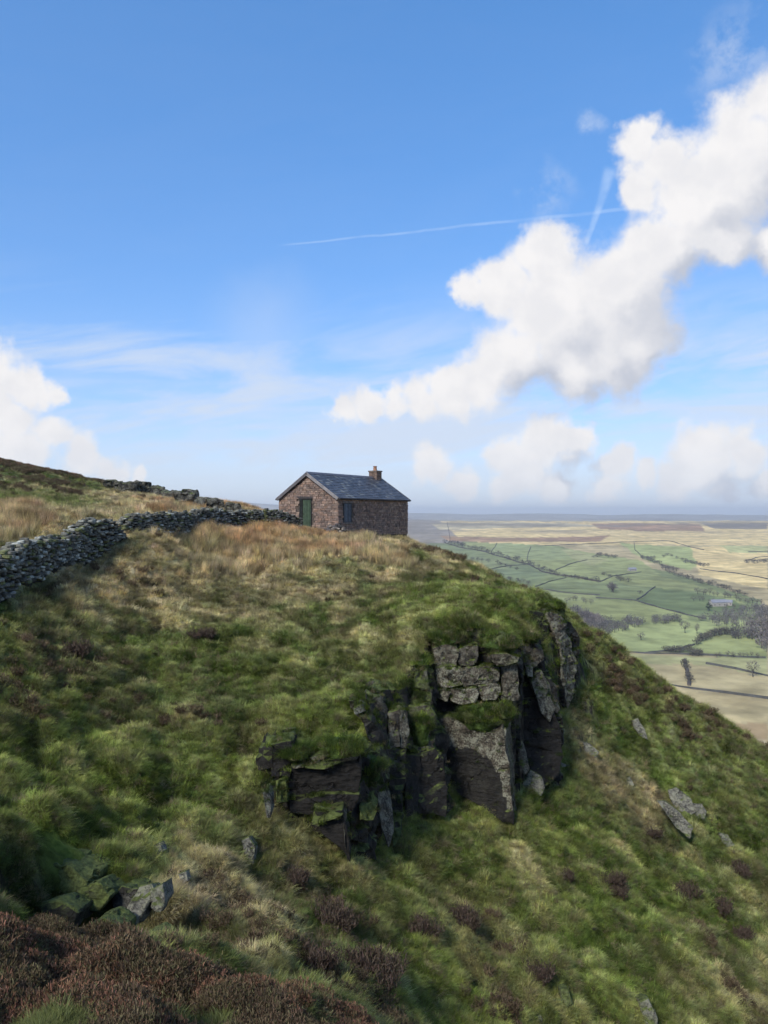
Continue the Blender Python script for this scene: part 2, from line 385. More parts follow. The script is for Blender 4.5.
# gritstone: grey-green lichen on pale faces, black wet staining low down, painted shade in recesses, moss on tops
def rock_mat(name, base=(.052, .045, .034), dark=(.0065, .006, .0055), lichen=(.20, .20, .15), moss=(.075, .095, .025), mossy=0.5, big=1.0):
    m, t, b = mat_new(name)
    g = t.node('ShaderNodeNewGeometry'); p = g.outputs['Position']
    a = t.noise(p, 1.3 * big, 5.0, 0.6); f = t.noise(p, 9.0 * big, 6.0, 0.7); sp = t.noise(p, 22.0 * big, 3.0, 0.6)
    wet = t.xyz(attr(t, 'col'))            # x: dark stain and painted shade, y: moss, z: lichen
    c = t.mix(t.sstep(f, 0.35, 0.65), tuple(x * .35 for x in base) + (1,), tuple(x * 1.6 for x in base) + (1,))
    li = t.math('MULTIPLY', t.sstep(t.math('ADD', sp, t.math('MULTIPLY', t.noise(p, 3.2 * big, 5.0, 0.65), 1.3)), 1.08, 1.32), wet[2])
    c = t.mix(t.math('MULTIPLY', li, 0.85), c, lichen + (1,))
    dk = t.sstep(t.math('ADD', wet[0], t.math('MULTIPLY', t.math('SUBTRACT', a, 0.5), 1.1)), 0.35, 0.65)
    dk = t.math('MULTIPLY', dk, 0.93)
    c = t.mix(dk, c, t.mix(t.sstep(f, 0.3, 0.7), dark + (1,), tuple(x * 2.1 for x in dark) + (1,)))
    up = t.math('ADD', t.sstep(t.xyz(g.outputs['Normal'])[2], 0.45, 0.85, 0, 0.75), t.math('MULTIPLY', t.math('SUBTRACT', a, 0.55), 1.2))
    ms = t.sstep(t.math('ADD', t.math('MULTIPLY', up, mossy * 2), wet[1]), 0.35, 0.8)
    c = t.mix(t.math('MULTIPLY', ms, 0.9), c, t.mix(t.sstep(f, 0.35, 0.65), tuple(x * .5 for x in moss) + (1,), tuple(x * 1.3 for x in moss) + (1,)))
    cr = t.node('ShaderNodeTexVoronoi', feature='DISTANCE_TO_EDGE'); t.put(cr.inputs['Vector'], t.vec('ADD', t.vec('MULTIPLY', p, (1.0, 1.0, 1.7)), t.vec('SCALE', t.noise(p, 2.0 * big, 4.0, color=True), scale=1.6))); cr.inputs['Scale'].default_value = 0.5 * big
    crk = t.math('MAXIMUM', t.sstep(cr.outputs[0], 0.0, 0.025), t.sstep(a, 0.42, 0.52))
    c = t.vec('SCALE', c, scale=t.math('MULTIPLY_ADD', crk, 0.6, 0.4))
    t.put(b.inputs['Base Color'], c)
    t.put(b.inputs['Roughness'], t.math('MULTIPLY_ADD', dk, -0.25, 0.88)); b.inputs['Specular IOR Level'].default_value = 0.15
    h = t.math('ADD', t.noise(p, 4.0 * big, 8.0, 0.72), t.math('MULTIPLY', t.noise(t.vec('MULTIPLY', p, (1.0, 1.0, 5.0)), 2.2 * big, 5.0, 0.6), 0.9))
    h = t.math('MULTIPLY_ADD', crk, 0.9, h)
    bump(t, b, h, 0.8, 0.10 / big)
    return m
M_rock = rock_mat('gritstone')
M_bould = rock_mat('gritstone_boulder', base=(.10, .097, .083), mossy=0.35, big=1.6)

# ------------------------------------------------------------ zones of the sward: straw, heather, bright green
ZN = np.array([(px, math.log(d), s, h, g) for px, py, d, s, h, g in [
 (0,1000,6,.1,1,0),(100,1000,6,.1,1,0),(200,1010,6.5,.1,1,0),(310,1024,8.5,.1,.9,0),(0,960,7,.1,1,0),(60,968,7,.1,1,0),(120,985,7,.1,1,0),(190,992,7,.1,1,0),(240,1005,7.5,.1,1,0),(-60,950,7,.1,1,0),(0,910,9,.3,.3,.2),(60,935,8.5,.2,.55,.1),(120,950,8.5,.2,.5,.1),(190,958,8.5,.35,.4,.1),(250,975,9,.5,.1,.2),(310,990,10,.4,.15,.3),(-200,1000,6,.1,1,0),
 (30,880,10,.4,.2,.2),(100,800,15.5,.15,.05,.6),(0,800,13,.1,0,.8),(100,760,17.5,.15,.05,.65),(200,790,18,.2,.15,.7),(0,700,17.5,.15,.15,.5),(100,700,20.5,.12,.16,.3),
 (100,660,23,.15,.24,.2),(160,680,23,.2,.2,.25),(200,660,25.5,.25,.2,.4),(200,720,21.5,.35,.3,.2),(300,735,21,.2,0,.8),(350,700,24,.2,0,.7),(250,850,17,.55,.1,.4),(200,880,14,.65,.15,.2),
 (280,900,15.5,.5,.2,.3),(50,600,24,.4,.2,.3),(100,600,28,.6,0,.3),(200,600,32,.55,0,.35),(280,600,33,.65,0,.3),(330,610,32.5,.5,.05,.4),(200,560,39,.9,.05,0),(300,545,45,1,0,0),(400,560,43,1,0,0),
 (60,575,27,.55,.18,.1),(110,560,31.5,.6,.14,.1),(150,550,35,.8,.2,0),(440,572,41,.25,.2,.4),(440,600,34,.25,0,.6),(400,640,29,.35,0,.55),(480,615,31,.15,0,.8),(545,608,36,.25,.1,.6),(500,580,43,.3,.3,.3),(430,556,47,.7,.3,0),
 (350,600,34,.6,.05,.3),(250,640,28,.35,.05,.4),(280,680,25,.3,.15,.4),
 (600,680,40,.1,.25,.3),(660,740,39,.15,.2,.35),(768,790,39,.25,.15,.35),(578,742,33,.6,0,.2),(600,768,32.5,.68,0,.15),(622,788,32.3,.68,0,.15),(645,812,31.5,.6,0,.2),(560,785,29.5,.12,0,.6),(600,812,30,.15,.05,.5),(655,768,35.5,.1,.2,.35),(632,738,37,.1,.22,.35),(575,790,29.8,.15,0,.6),(680,770,36,.15,.2,.3),(620,850,28,.2,.1,.5),
 (550,830,27,.15,0,.8),(520,860,24,.45,0,.5),(480,850,23,.3,0,.6),(420,870,20,.3,0,.6),(350,880,18.5,.45,.1,.4),(450,920,19.5,.4,.1,.4),(600,900,24.5,.2,.1,.5),(700,900,28,.2,.25,.4),
 (550,960,19.5,.25,.1,.5),(384,960,16,.25,.3,.25),(330,930,15,.2,.4,.2),(450,990,16.5,.15,.1,.9),(384,1010,13,.15,.4,.5),(600,1000,19.5,.25,.1,.6),(700,980,23.5,.35,.1,.4),(768,950,28,.4,.1,.4),(520,760,28,.2,.0,.5),
 (0,545,35,1,0,0),(60,535,40,.8,0,.2),(0,505,55,.3,.1,.5),(60,500,60,.35,.1,.4),(0,478,80,.4,.4,.1),(0,464,95,.1,1,0),(60,470,95,.1,1,0),(100,490,85,.4,.3,.2),(150,500,75,.8,.1,.1),(150,515,58,.9,0,.1),(210,508,68,1,0,0),(100,512,58,.6,.1,.2)]])
def zones(x, y):
    u = x / np.maximum(y, 1.0) * F + 384; v = np.log(np.maximum(np.hypot(0, y), 2.0))
    u = np.clip(u, -400, 1200)
    u = u + 60 * fbm(x * .5, y * .5, 2); v = v + .15 * fbm(x * .5 + 9, y * .5, 2)
    d2 = ((u[:, None] - ZN[None, :, 0]) / 60) ** 2 + ((v[:, None] - ZN[None, :, 1]) / 0.11) ** 2
    w = 1 / (d2 + 0.15) ** 2
    return (w @ ZN[:, 2:]) / w.sum(1, keepdims=True)
PAL = dict(green=(.050, .078, .020), bright=(.125, .17, .030), straw=(.34, .285, .165), rust=(.33, .215, .115), heather=(.038, .029, .019), red=(.112, .064, .042), olive=(.080, .092, .035))
PAL = {k: np.array(v) for k, v in PAL.items()}

def polar(nfine, half, r0, r1, rstep, ncoarse=60):
    a1 = np.linspace(-half, half, nfine); a2 = np.linspace(half, 2 * math.pi - half, ncoarse + 2)[1:-1]
    ang = np.concatenate([a1, a2]); nr = int(math.log(r1 / r0) / rstep); r = r0 * np.exp(np.arange(nr + 1) * rstep)
    A, R = np.meshgrid(ang, r); na = len(ang)
    i = np.arange(nr)[:, None] * na; j = np.arange(na)[None, :]; j2 = (j + 1) % na
    Fq = np.stack([i + j, i + na + j, i + na + j2, i + j2], -1).reshape(-1, 4)[:, ::-1]
    return R.ravel() * np.sin(A.ravel()), R.ravel() * np.cos(A.ravel()), Fq, na
X, Y, Fq, na = polar(520, math.radians(36), 0.8, 330, 0.0085)
Z = hill(X, Y)
zn = zones(X, Y)
def sward(x, y, zn, r=None):
    n = len(x); r = rng.random(n) if r is None else r
    big = fbm(x * .35 + 40, y * .35, 4) * 1.6; mid = fbm(x * 1.1, y * 1.1 + 30, 3) * 1.6
    st = np.clip(zn[:, 0] + 0.5 * mid + .15 * big, 0, 1); he = np.clip((zn[:, 1] - .12) * 1.3 + 0.7 * big, 0, 1) * (zn[:, 1] > .03); br = np.clip(zn[:, 2] + 0.8 * mid, 0, 1)
    c = PAL['green'] + (PAL['olive'] - PAL['green']) * ss(big, -.3, .3)[:, None]
    c = c + (PAL['bright'] - c) * (br * .8)[:, None]
    rust = PAL['straw'] + (PAL['rust'] - PAL['straw']) * ss(zn[:, 0] + .3 * big, .82, 1.02)[:, None]
    c = c + (rust - c) * (ss(st, .25, .95))[:, None]
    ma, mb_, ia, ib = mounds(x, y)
    k = (.72 + .5 * ia) * (.8 + .35 * ib) * (.48 + .74 * ss(ma * .6 + mb_ * .4, .1, .75))     # each cushion its own tone; the gaps between them painted darker as shade
    top = ss(ma * .5 + mb_ * .5, .45, .9) * (.25 + .5 * ib)
    c = c + (PAL['straw'] * .75 - c) * (top * .38)[:, None]
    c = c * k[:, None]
    pit = np.exp(-((((x + 3.9) / 1.5) ** 2 + ((y - 10.9) / 1.6) ** 2) ** 2)); c = c * (1 - .8 * pit)[:, None]   # bare soil in the hollow, darkened to paint in its shade
    c = c + (PAL['heather'] - c) * ss(he, .3, .75)[:, None]
    return c, he
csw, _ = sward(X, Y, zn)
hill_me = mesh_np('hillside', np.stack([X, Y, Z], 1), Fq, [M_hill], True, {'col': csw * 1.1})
# close the hole under the camera
obj('hillside_ground', hill_me, kind='structure', label='steep grassy moorland hillside falling to the right')

# ------------------------------------------------------------ the valley and far moors
RID = [(-1500, 494), (100, 499), (250, 503), (330, 508), (400, 513.3), (450, 514), (480, 514.6), (545, 513.4), (580, 514.4), (610, 515.4), (650, 514.2), (700, 514.6), (768, 515.6), (1000, 514), (2500, 512)]
def valley(x, y):
    yy = np.maximum(y, 1.0); u = x / np.maximum(yy, 300) * F + 384
    z = np.interp(yy, [0, 376, 800, 1100, 1350, 1800, 2300, 2900, 3600, 4500, 5000, 6200, 9000, 10500, 14000],
                  [-123, -121, -117, -112, -107, -95, -75, -57, -33, -32, -60, -70, 0, 0, -90])
    rid = (HZ - np.interp(u, [p[0] for p in RID], [p[1] for p in RID])) / F * 9000
    z = z + ss(yy, 6500, 9000) * rid * (1 - ss(yy, 9600, 12000))
    z = z + ss(yy, 2500, 4000) * 14 * fbm(x / 900., y / 900., 3) * (1 - .6 * ss(yy, 6000, 8500))
    z = z + 15 * ss(yy, 450, 1000) * fbm(x / 300., y / 300., 2) + 3 * fbm(x / 60., y / 60., 3)
    return z
def VP(px, py):                 # the point of the valley seen at an image point
    t = np.exp(np.linspace(math.log(250), math.log(9400), 900))
    x = (px - 384) / F * t; zr = (HZ - py) / F * t
    below = zr < valley(x, t)
    i = int(np.argmax(below)) if below.any() else 899
    i = max(i, 1)
    a, bb = t[i - 1], t[i]
    for _ in range(14):
        m = (a + bb) / 2
        if (HZ - py) / F * m < valley(np.array([(px - 384) / F * m]), np.array([m]))[0]: bb = m
        else: a = m
    return Vector(((px - 384) / F * m, m, float(valley(np.array([(px - 384) / F * m]), np.array([m]))[0])))
X, Y, Fq, na = polar(560, math.radians(34), 120, 14000, 0.0125, 70)
Z = valley(X, Y)
# land use: field outlines, given where their corners lie
g1, g2, g3 = (.24, .26, .105), (.17, .195, .085), (.12, .15, .065)
s1, s2, br_, ht, ol = (.36, .295, .16), (.58, .45, .21), (.30, .19, .11), (.19, .16, .12), (.24, .24, .12)
FIELDS = [
 ([(-400,1100),(1200,1100),(1200,500),(-400,500)], s1),
 ([(-400,523),(1200,523),(1200,480),(-400,480)], (.30,.28,.23)),
 ([(-400,545),(1200,545),(1200,521),(-400,521)], s2),
 ([(380,560),(470,548),(440,521),(380,515)], (.24,.21,.17)),
 ([(440,536),(520,538),(610,536),(600,542),(450,542)], br_),
 ([(590,523),(620,523),(700,524),(705,531),(640,531),(600,529)], br_),
 ([(700,523),(768,523),(768,529),(715,529)], ht),
 ([(430,523),(560,522),(600,526),(500,528),(440,530)], (.42,.36,.22)),
 ([(400,1100),(400,545),(470,542),(560,546),(600,560),(672,572),(760,600),(768,625),(768,660),(620,650),(560,650)], g2),
 ([(445,543),(488,553),(530,565),(556,575),(600,582),(660,575),(640,560),(560,548),(497,543)], g1),
 ([(497,543),(560,547),(587,558),(540,560),(491,553)], (.24,.27,.12)),
 ([(560,570),(587,560),(640,562),(641,572),(615,577),(600,582),(556,575)], g1),
 ([(620,543),(690,547),(706,560),(690,570),(650,562),(633,553)], (.30,.33,.13)),
 ([(690,547),(768,545),(768,590),(700,575)], s2),
 ([(720,545),(768,546),(768,553),(730,553)], (.34,.34,.15)),
 ([(641,572),(700,586),(735,598),(749,606),(700,592),(655,588),(637,588),(615,580)], g1),
 ([(655,587),(696,593),(735,600),(745,612),(720,614),(687,615),(637,601)], g3),
 ([(600,583),(655,587),(637,600),(600,597),(560,596),(535,588)], g2),
 ([(560,597),(635,601),(687,615),(690,620),(640,622),(560,615),(520,600)], g1),
 ([(560,612),(640,624),(690,622),(768,618),(768,640),(740,632),(700,640),(690,650),(644,653),(600,650),(560,640)], (.27,.30,.125)),
 ([(560,610),(600,613),(610,625),(575,640),(545,630)], (.16,.13,.10)),
 ([(694,648),(714,636),(750,634),(768,650),(768,657),(690,654)], g1),
 ([(600,652),(644,655),(768,659),(768,676),(709,665),(690,664),(610,668)], (.33,.32,.15)),
 ([(600,665),(690,664),(709,667),(768,680),(768,699),(700,690),(641,680),(600,672)], (.36,.30,.16)),
 ([(470,556),(500,560),(530,567),(528,578),(498,574)], (.20,.22,.10)),
 ([(535,588),(560,592),(600,596),(596,602),(560,600)], (.26,.28,.12)),
 ([(488,571),(530,565),(548,574),(530,584),(505,580)], (.16,.19,.09)),
 ([(560,548),(585,553),(610,560),(590,566),(572,558)], (.30,.30,.14)),
 ([(600,672),(641,681),(700,692),(768,701),(768,722),(715,722),(640,700)], (.45,.365,.19)),
 ([(700,721),(730,722),(768,724),(768,740),(730,738),(712,730)], (.31,.225,.12)),
 ([(736,739),(768,741),(768,765),(740,760)], (.50,.40,.24))]
u = X / np.maximum(Y, 1) * F + 384 + 3 * fbm(X / 60., Y / 60., 2); v = HZ - Z / np.maximum(Y, 1) * F
v = v + 1.6 * fbm(u / 14, v / 5, 3)
vc = np.tile(np.array(s1), (len(X), 1))
front = Y > 200
for poly, c in FIELDS:
    ins = np.zeros(len(X), bool); n = len(poly)
    for i in range(n):
        x1, y1 = poly[i]; x2, y2 = poly[(i + 1) % n]
        if y1 == y2: continue
        hit = ((y1 > v) != (y2 > v)) & (u < (x2 - x1) * (v - y1) / (y2 - y1) + x1)
        ins ^= hit
    vc[ins & front] = c
pat = fbm(X / 500., Y / 230., 4); far = ss(Y, 2200, 3000)
vc = vc * (1 + .35 * fbm(X / 120., Y / 60., 4)[:, None])
rush = ss(fbm(X / 35., Y / 25., 4) + .5 * fbm(X / 300., Y / 160. + 7, 2), .12, .30) * ss(vc[:, 0] - vc[:, 1], -.02, .05)
vc = vc + (np.array([.20, .17, .09]) - vc) * (rush * .55)[:, None]
vc = vc + (np.array(ht) - vc) * (far * ss(pat, .06, .22) * .7)[:, None]
obj('valley_ground', mesh_np('valley_ground', np.stack([X, Y, Z], 1), Fq, [M_valley], True, {'col': vc}), kind='structure', label='wide valley of green and straw coloured fields')

# ------------------------------------------------------------ finding places on the hill
def HP(px, py, dmin=3.0, dmax=130.0):
    t = np.exp(np.linspace(math.log(dmin), math.log(dmax), 700)); x = (px - 384) / F * t; zr = (HZ - py) / F * t
    below = zr < hill(x, t)
    if not below.any(): return None
    i = max(int(np.argmax(below)), 1); a, bb = t[i - 1], t[i]
    m = (a + bb) / 2
    return Vector(((px - 384) / F * m, m, float(hill(np.array([(px - 384) / F * m]), np.array([m]))[0])))
def hz(x, y): return float(hill(np.array([x]), np.array([y]))[0])

# ------------------------------------------------------------ the stone hut
M_stone = vcol_mat('house_stone', 6.0, 0.35, 0.95, 0.6, 14, 0.03)
M_slate = vcol_mat('slate', 2.5, 0.3, 0.45, 0.3, 12, 0.01, spec=0.5)
M_wood = vcol_mat('painted_wood', 5.0, 0.25, 0.75, 0.2, 20, 0.01)
house = obj('stone_hut', None, label='small stone hut with a slate roof and green door on the hilltop', cat='hut', loc=(-2.99, 50, 0))
house.rotation_euler = (0, 0, math.radians(57))
HL, HW, EV, RZ, GB = 8.7, 5.0, 1.20, 2.83, -2.0
R = random.Random(5)
def stone_col(tint, dk=1.0):
    k = R.uniform(.68, 1.1) * dk; w = R.random()
    c = [(.235, .160, .122), (.20, .145, .12), (.25, .185, .145), (.17, .13, .11)][int(w * 4)]
    return tuple(v * k for v in c)
core = MB()
q = 0.03
cv = [(q, q, GB), (HL - q, q, GB), (HL - q, HW - q, GB), (q, HW - q, GB), (q, q, EV), (HL - q, q, EV), (HL - q, HW - q, EV), (q, HW - q, EV), (q, HW / 2, RZ - .12), (HL - q, HW / 2, RZ - .12)]
core.add(cv, [(0, 1, 5, 4), (2, 3, 7, 6), (3, 0, 4, 8, 7), (1, 2, 6, 9, 5), (4, 5, 9, 8), (7, 8, 9, 6)], (.075, .06, .05))
obj('wall', core.mesh('wall', M_stone), house)
DOOR = (2.18, 3.22, -1.0, 1.10); WIN = (0.62, 1.52, -0.50, 0.80)
def courses(face, length, zmax_at, holes):
    mb = MB(); z = GB + .6
    while z < 3.0:
        h = R.uniform(.10, .17); u = -0.02
        first = True
        while u < length:
            w = R.uniform(.16, .42)
            if first: w = R.choice([.28, .5]); first = False
            u2 = min(u + w, length + .02)
            if length - u2 < .14: u2 = length + .02
            top = min(zmax_at(u + .04), zmax_at(u2 - .04))
            z2 = min(z + h, top)
            if z2 - z > .05 and not any(u2 > a + .02 and u < b_ - .02 and z2 > c_ + .02 and z < d_ - .02 for a, b_, c_, d_ in holes):
                p = R.uniform(.0, .035)
                col = stone_col(0)
                mb.box(*face(u + .008, u2 - .008, z + .008, z2 - .008, p), col=col, jit=.010)
            u = u2
        z += h
    return mb
gz = lambda u: EV + (RZ - .16 - EV) * (1 - abs(u - HW / 2) / (HW / 2))
def split_hole(holes): return holes
mb = courses(lambda a, b_, c_, d_, p: ((-.015 - p, a, c_), (.12, b_, d_)), HW, gz, [DOOR]); o = obj('gable_stones', mb.mesh('gable_stones', M_stone), house, kind='stuff')
mb = courses(lambda a, b_, c_, d_, p: ((HL - .12, a, c_), (HL + .015 + p, b_, d_)), HW, gz, []); obj('gable_stones', mb.mesh('gable_stones', M_stone), house, kind='stuff')
mb = courses(lambda a, b_, c_, d_, p: ((a, -.015 - p, c_), (b_, .12, d_)), HL, lambda u: EV, [WIN]); obj('side_wall_stones', mb.mesh('side_wall_stones', M_stone), house, kind='stuff')
mb = courses(lambda a, b_, c_, d_, p: ((a, HW - .12, c_), (b_, HW + .015 + p, d_)), HL, lambda u: EV, []); obj('side_wall_stones', mb.mesh('side_wall_stones', M_stone), house, kind='stuff')
# roof: deck, slates course by course, ridge tiles
OH, OE = 0.16, 0.14
pitch = math.atan2(RZ - EV, HW / 2)
def roofM(side):               # local frame: x along ridge, y down the slope, z out of the roof
    r = Matrix.Translation((0, HW / 2, RZ)) @ Matrix.Rotation(pitch if side > 0 else -pitch, 4, 'X')
    if side > 0: return Matrix.Translation((0, HW / 2, RZ)) @ Matrix.Rotation(-pitch, 4, 'X')
    return Matrix.Translation((0, HW / 2, RZ)) @ Matrix.Rotation(pitch, 4, 'X')
slope = (HW / 2) / math.cos(pitch) + OE
roof = MB()
for sd_ in (1, -1):
    M = roofM(sd_)
    roof.box((-OH, 0.0 if sd_ > 0 else -slope, -.10), (HL + OH, slope if sd_ > 0 else 0.0, -.02), (.05, .05, .055), M=M)
roof_o = obj('roof', roof.mesh('roof', M_slate), house)
sl = MB()
for sd_ in (1, -1):
    M = roofM(sd_); n = 14; e = slope / n
    for i in range(n):
        x = -OH - (0.14 if i % 2 else 0)
        while x < HL + OH:
            w = .29; a = max(x + .004, -OH); b_ = min(x + w - .004, HL + OH)
            if b_ - a > .05:
                y0 = i * e; y1 = (i + 1) * e + .02
                g = R.uniform(.78, 1.22)
                c = (.055 * g, .059 * g, .069 * g)
                if R.random() < .09: c = (.12, .125, .12)
                z0, z1 = .000 + R.uniform(0, .006), .022 + R.uniform(0, .012)
                ys = (y0, y1) if sd_ > 0 else (-y1, -y0)
                vs = []
                for k in range(8):
                    xx = b_ if k & 1 else a; yy = ys[1] if k & 2 else ys[0]
                    low = (k & 2) > 0 if sd_ > 0 else (k & 2) == 0
                    zz = (z1 if low else z0 + .004) if k & 4 else (z0 + .008 if low else -.018)
                    vs.append(M @ Vector((xx, yy, zz)))
                sl.add(vs, [(0, 2, 3, 1), (4, 5, 7, 6), (0, 1, 5, 4), (2, 6, 7, 3), (0, 4, 6, 2), (1, 3, 7, 5)], c)
            x += w
obj('slates', sl.mesh('slates', M_slate), roof_o, kind='stuff')
x = -OH
rt = None
while x < HL + OH - .05:
    m_ = MB()
    x2 = min(x + .45, HL + OH)
    for s_ in (1, -1):
        vs = [Vector((x + .006, HW / 2, RZ + .075)), Vector((x2 - .006, HW / 2, RZ + .075)), Vector((x2 - .006, HW / 2 + s_ * .17, RZ - .06)), Vector((x + .006, HW / 2 + s_ * .17, RZ - .06))]
        vs += [v - Vector((0, 0, .035)) for v in vs]
        m_.add(vs, [(0, 1, 2, 3), (7, 6, 5, 4), (0, 4, 5, 1), (1, 5, 6, 2), (2, 6, 7, 3), (3, 7, 4, 0)], (.07, .07, .085))
    obj('ridge_tile', m_.mesh('ridge_tile', M_slate), roof_o)
    x = x2
for s_ in (1, -1):
    for x0 in (-OH - .035, HL + OH):
        m_ = MB(); M = roofM(s_)
        m_.box((x0, -.03 if s_ > 0 else -slope - .02, -.17), (x0 + .035, slope + .02 if s_ > 0 else .03, .035), (.20, .19, .19) if s_ < 0 and x0 < 0 else (.10, .095, .10), M=M)
        obj('bargeboard', m_.mesh('bargeboard', M_wood), house)
    m_ = MB(); yb = HW / 2 + s_ * (HW / 2 + OE - .01)
    m_.tube((-OH, yb + s_ * .05, EV - .13), (HL + OH, yb + s_ * .05, EV - .13), .055, .055, 8, (.035, .035, .04))
    m_.box((-OH + .002, min(yb, yb - s_ * .03), EV - .20), (HL + OH - .002, max(yb, yb - s_ * .03), EV - .07), (.05, .05, .055))
    obj('gutter', m_.mesh('gutter', M_wood), house)
# chimney on the far end of the ridge
ch = obj('chimney', None, house)
m_ = MB(); m_.box((7.80, 2.16, 2.3), (8.46, 2.84, 3.26), (.13, .095, .075))
z = 2.45
while z < 3.2:
    for (fa, fb) in (((7.785, 7.83), 'x'), ((8.43, 8.475), 'x')):
        y = 2.15
        while y < 2.85:
            y2 = min(y + R.uniform(.16, .26), 2.855); m_.box((fa[0], y + .006, z + .006), (fa[1], y2 - .006, z + .086), stone_col(0, .75), .004); y = y2
    for fa in ((2.145, 2.19), (2.81, 2.855)):
        x = 7.79
        while x < 8.47:
            x2 = min(x + R.uniform(.16, .26), 8.472); m_.box((x + .006, fa[0], z + .006), (x2 - .006, fa[1], z + .086), stone_col(0, .75), .004); x = x2
    z += .092
obj('chimney_stack', m_.mesh('chimney_stack', M_stone), ch, kind='stuff')
m_ = MB(); m_.box((7.74, 2.10, 3.26), (8.52, 2.90, 3.35), (.15, .12, .10)); obj('chimney_cap', m_.mesh('chimney_cap', M_stone), ch)
m_ = MB(); m_.tube((8.1, 2.5, 3.35), (8.1, 2.5, 3.66), .15, .12, 12, (.26, .14, .09)); m_.tube((8.1, 2.5, 3.64), (8.1, 2.5, 3.70), .15, .15, 12, (.24, .13, .085))
obj('chimney_pot', m_.mesh('chimney_pot', M_stone), ch)
# door in the gable
m_ = MB()
m_.box((-.03, DOOR[0] - .22, DOOR[3] - .0), (.10, DOOR[1] + .22, DOOR[3] + .15), (.05, .045, .045), .004)
obj('door_lintel', m_.mesh('door_lintel', M_stone), house)
m_ = MB()
for a, b_ in ((DOOR[0], DOOR[0] + .08), (DOOR[1] - .26, DOOR[1])): m_.box((-.012, a, -1.0), (.08, b_, DOOR[3]), (.012, .014, .014))
m_.box((-.012, DOOR[0] + .081, DOOR[3] - .08), (.08, DOOR[1] - .261, DOOR[3] - .002), (.012, .014, .014))
obj('door_frame', m_.mesh('door_frame', M_wood), house)
door = obj('door', None, house)
wd = (DOOR[1] - .27 - DOOR[0] - .09) / 5
for i in range(5):
    m_ = MB(); y0 = DOOR[0] + .085 + i * wd
    g = R.uniform(.88, 1.1); m_.box((.012 if i % 2 else .015, y0 + .004, -1.0), (.05, y0 + wd - .004, DOOR[3] - .085), (.038 * g, .060 * g, .038 * g))
    obj('plank', m_.mesh('plank', M_wood), door)
m_ = MB(); m_.box((-.008, DOOR[1] - .37, -.02), (.016, DOOR[1] - .34, .10), (.02, .02, .02)); obj('handle', m_.mesh('handle', M_wood), door)
# boarded window in the side wall
win = obj('window', None, house)
m_ = MB(); m_.box((WIN[0] - .12, -.045, WIN[3]), (WIN[1] + .14, .08, WIN[3] + .14), (.14, .12, .11), .004); obj('window_lintel', m_.mesh('window_lintel', M_stone), win)
m_ = MB(); m_.box((WIN[0] - .08, -.075, WIN[2] - .08), (WIN[1] + .08, .08, WIN[2]), (.15, .13, .12), .004); obj('sill', m_.mesh('sill', M_stone), win)
m_ = MB()
for a, b_, c_, d_ in ((WIN[0], WIN[0] + .07, WIN[2], WIN[3]), (WIN[1] - .07, WIN[1], WIN[2], WIN[3]), (WIN[0] + .071, WIN[1] - .071, WIN[3] - .07, WIN[3] - .002), (WIN[0] + .071, WIN[1] - .071, WIN[2] + .002, WIN[2] + .06)):
    m_.box((a, -.012, c_), (b_, .06, d_), (.05, .055, .06))
obj('window_frame', m_.mesh('window_frame', M_wood), win)
for i in range(4):
    m_ = MB(); w_ = (WIN[1] - WIN[0] - .15) / 4; a = WIN[0] + .075 + i * w_
    g = (1.0, 1.25, .8, 1.1)[i]; m_.box((a + .004, .005 + .004 * (i % 2), WIN[2] + .062), (a + w_ - .004, .04, WIN[3] - .072), (.075 * g, .088 * g, .105 * g))
    obj('shutter_board', m_.mesh('shutter_board', M_wood), win)

# ------------------------------------------------------------ stones
ico = None
def lump_stone(R, sx, sy, sz, M=None, cuts=1):
    """an angular stone: a box with its corners cut, uneven"""
    bm = bmesh.new(); bmesh.ops.create_cube(bm, size=1.0)
    for v in bm.verts: v.co = Vector((v.co.x * sx * R.uniform(.75, 1.05), v.co.y * sy * R.uniform(.75, 1.05), v.co.z * sz * R.uniform(.7, 1.05)))
    bmesh.ops.bevel(bm, geom=bm.edges[:], offset=min(sx, sy, sz) * .16, segments=1, affect='EDGES')
    vs = [v.co.copy() for v in bm.verts]
    for i, v in enumerate(bm.verts): v.index = i
    fs = [[v.index for v in f.verts] for f in bm.faces]; bm.free()
    return vs, fs
LUMPS = [lump_stone(random.Random(k), 1, 1, 1) for k in range(10)]
M_wallstone = vcol_mat('dry_wall_stone', 9.0, 0.5, 0.95, 0.7, 25, 0.03)
def ws_col(R):
    w = R.random(); k = R.uniform(.6, 1.15)
    if w < .16: c = (.30, .31, .27)
    elif w < .30: c = (.11, .12, .055)
    elif w < .62: c = (.085, .085, .072)
    else: c = (.145, .145, .12)
    return tuple(v * k for v in c)
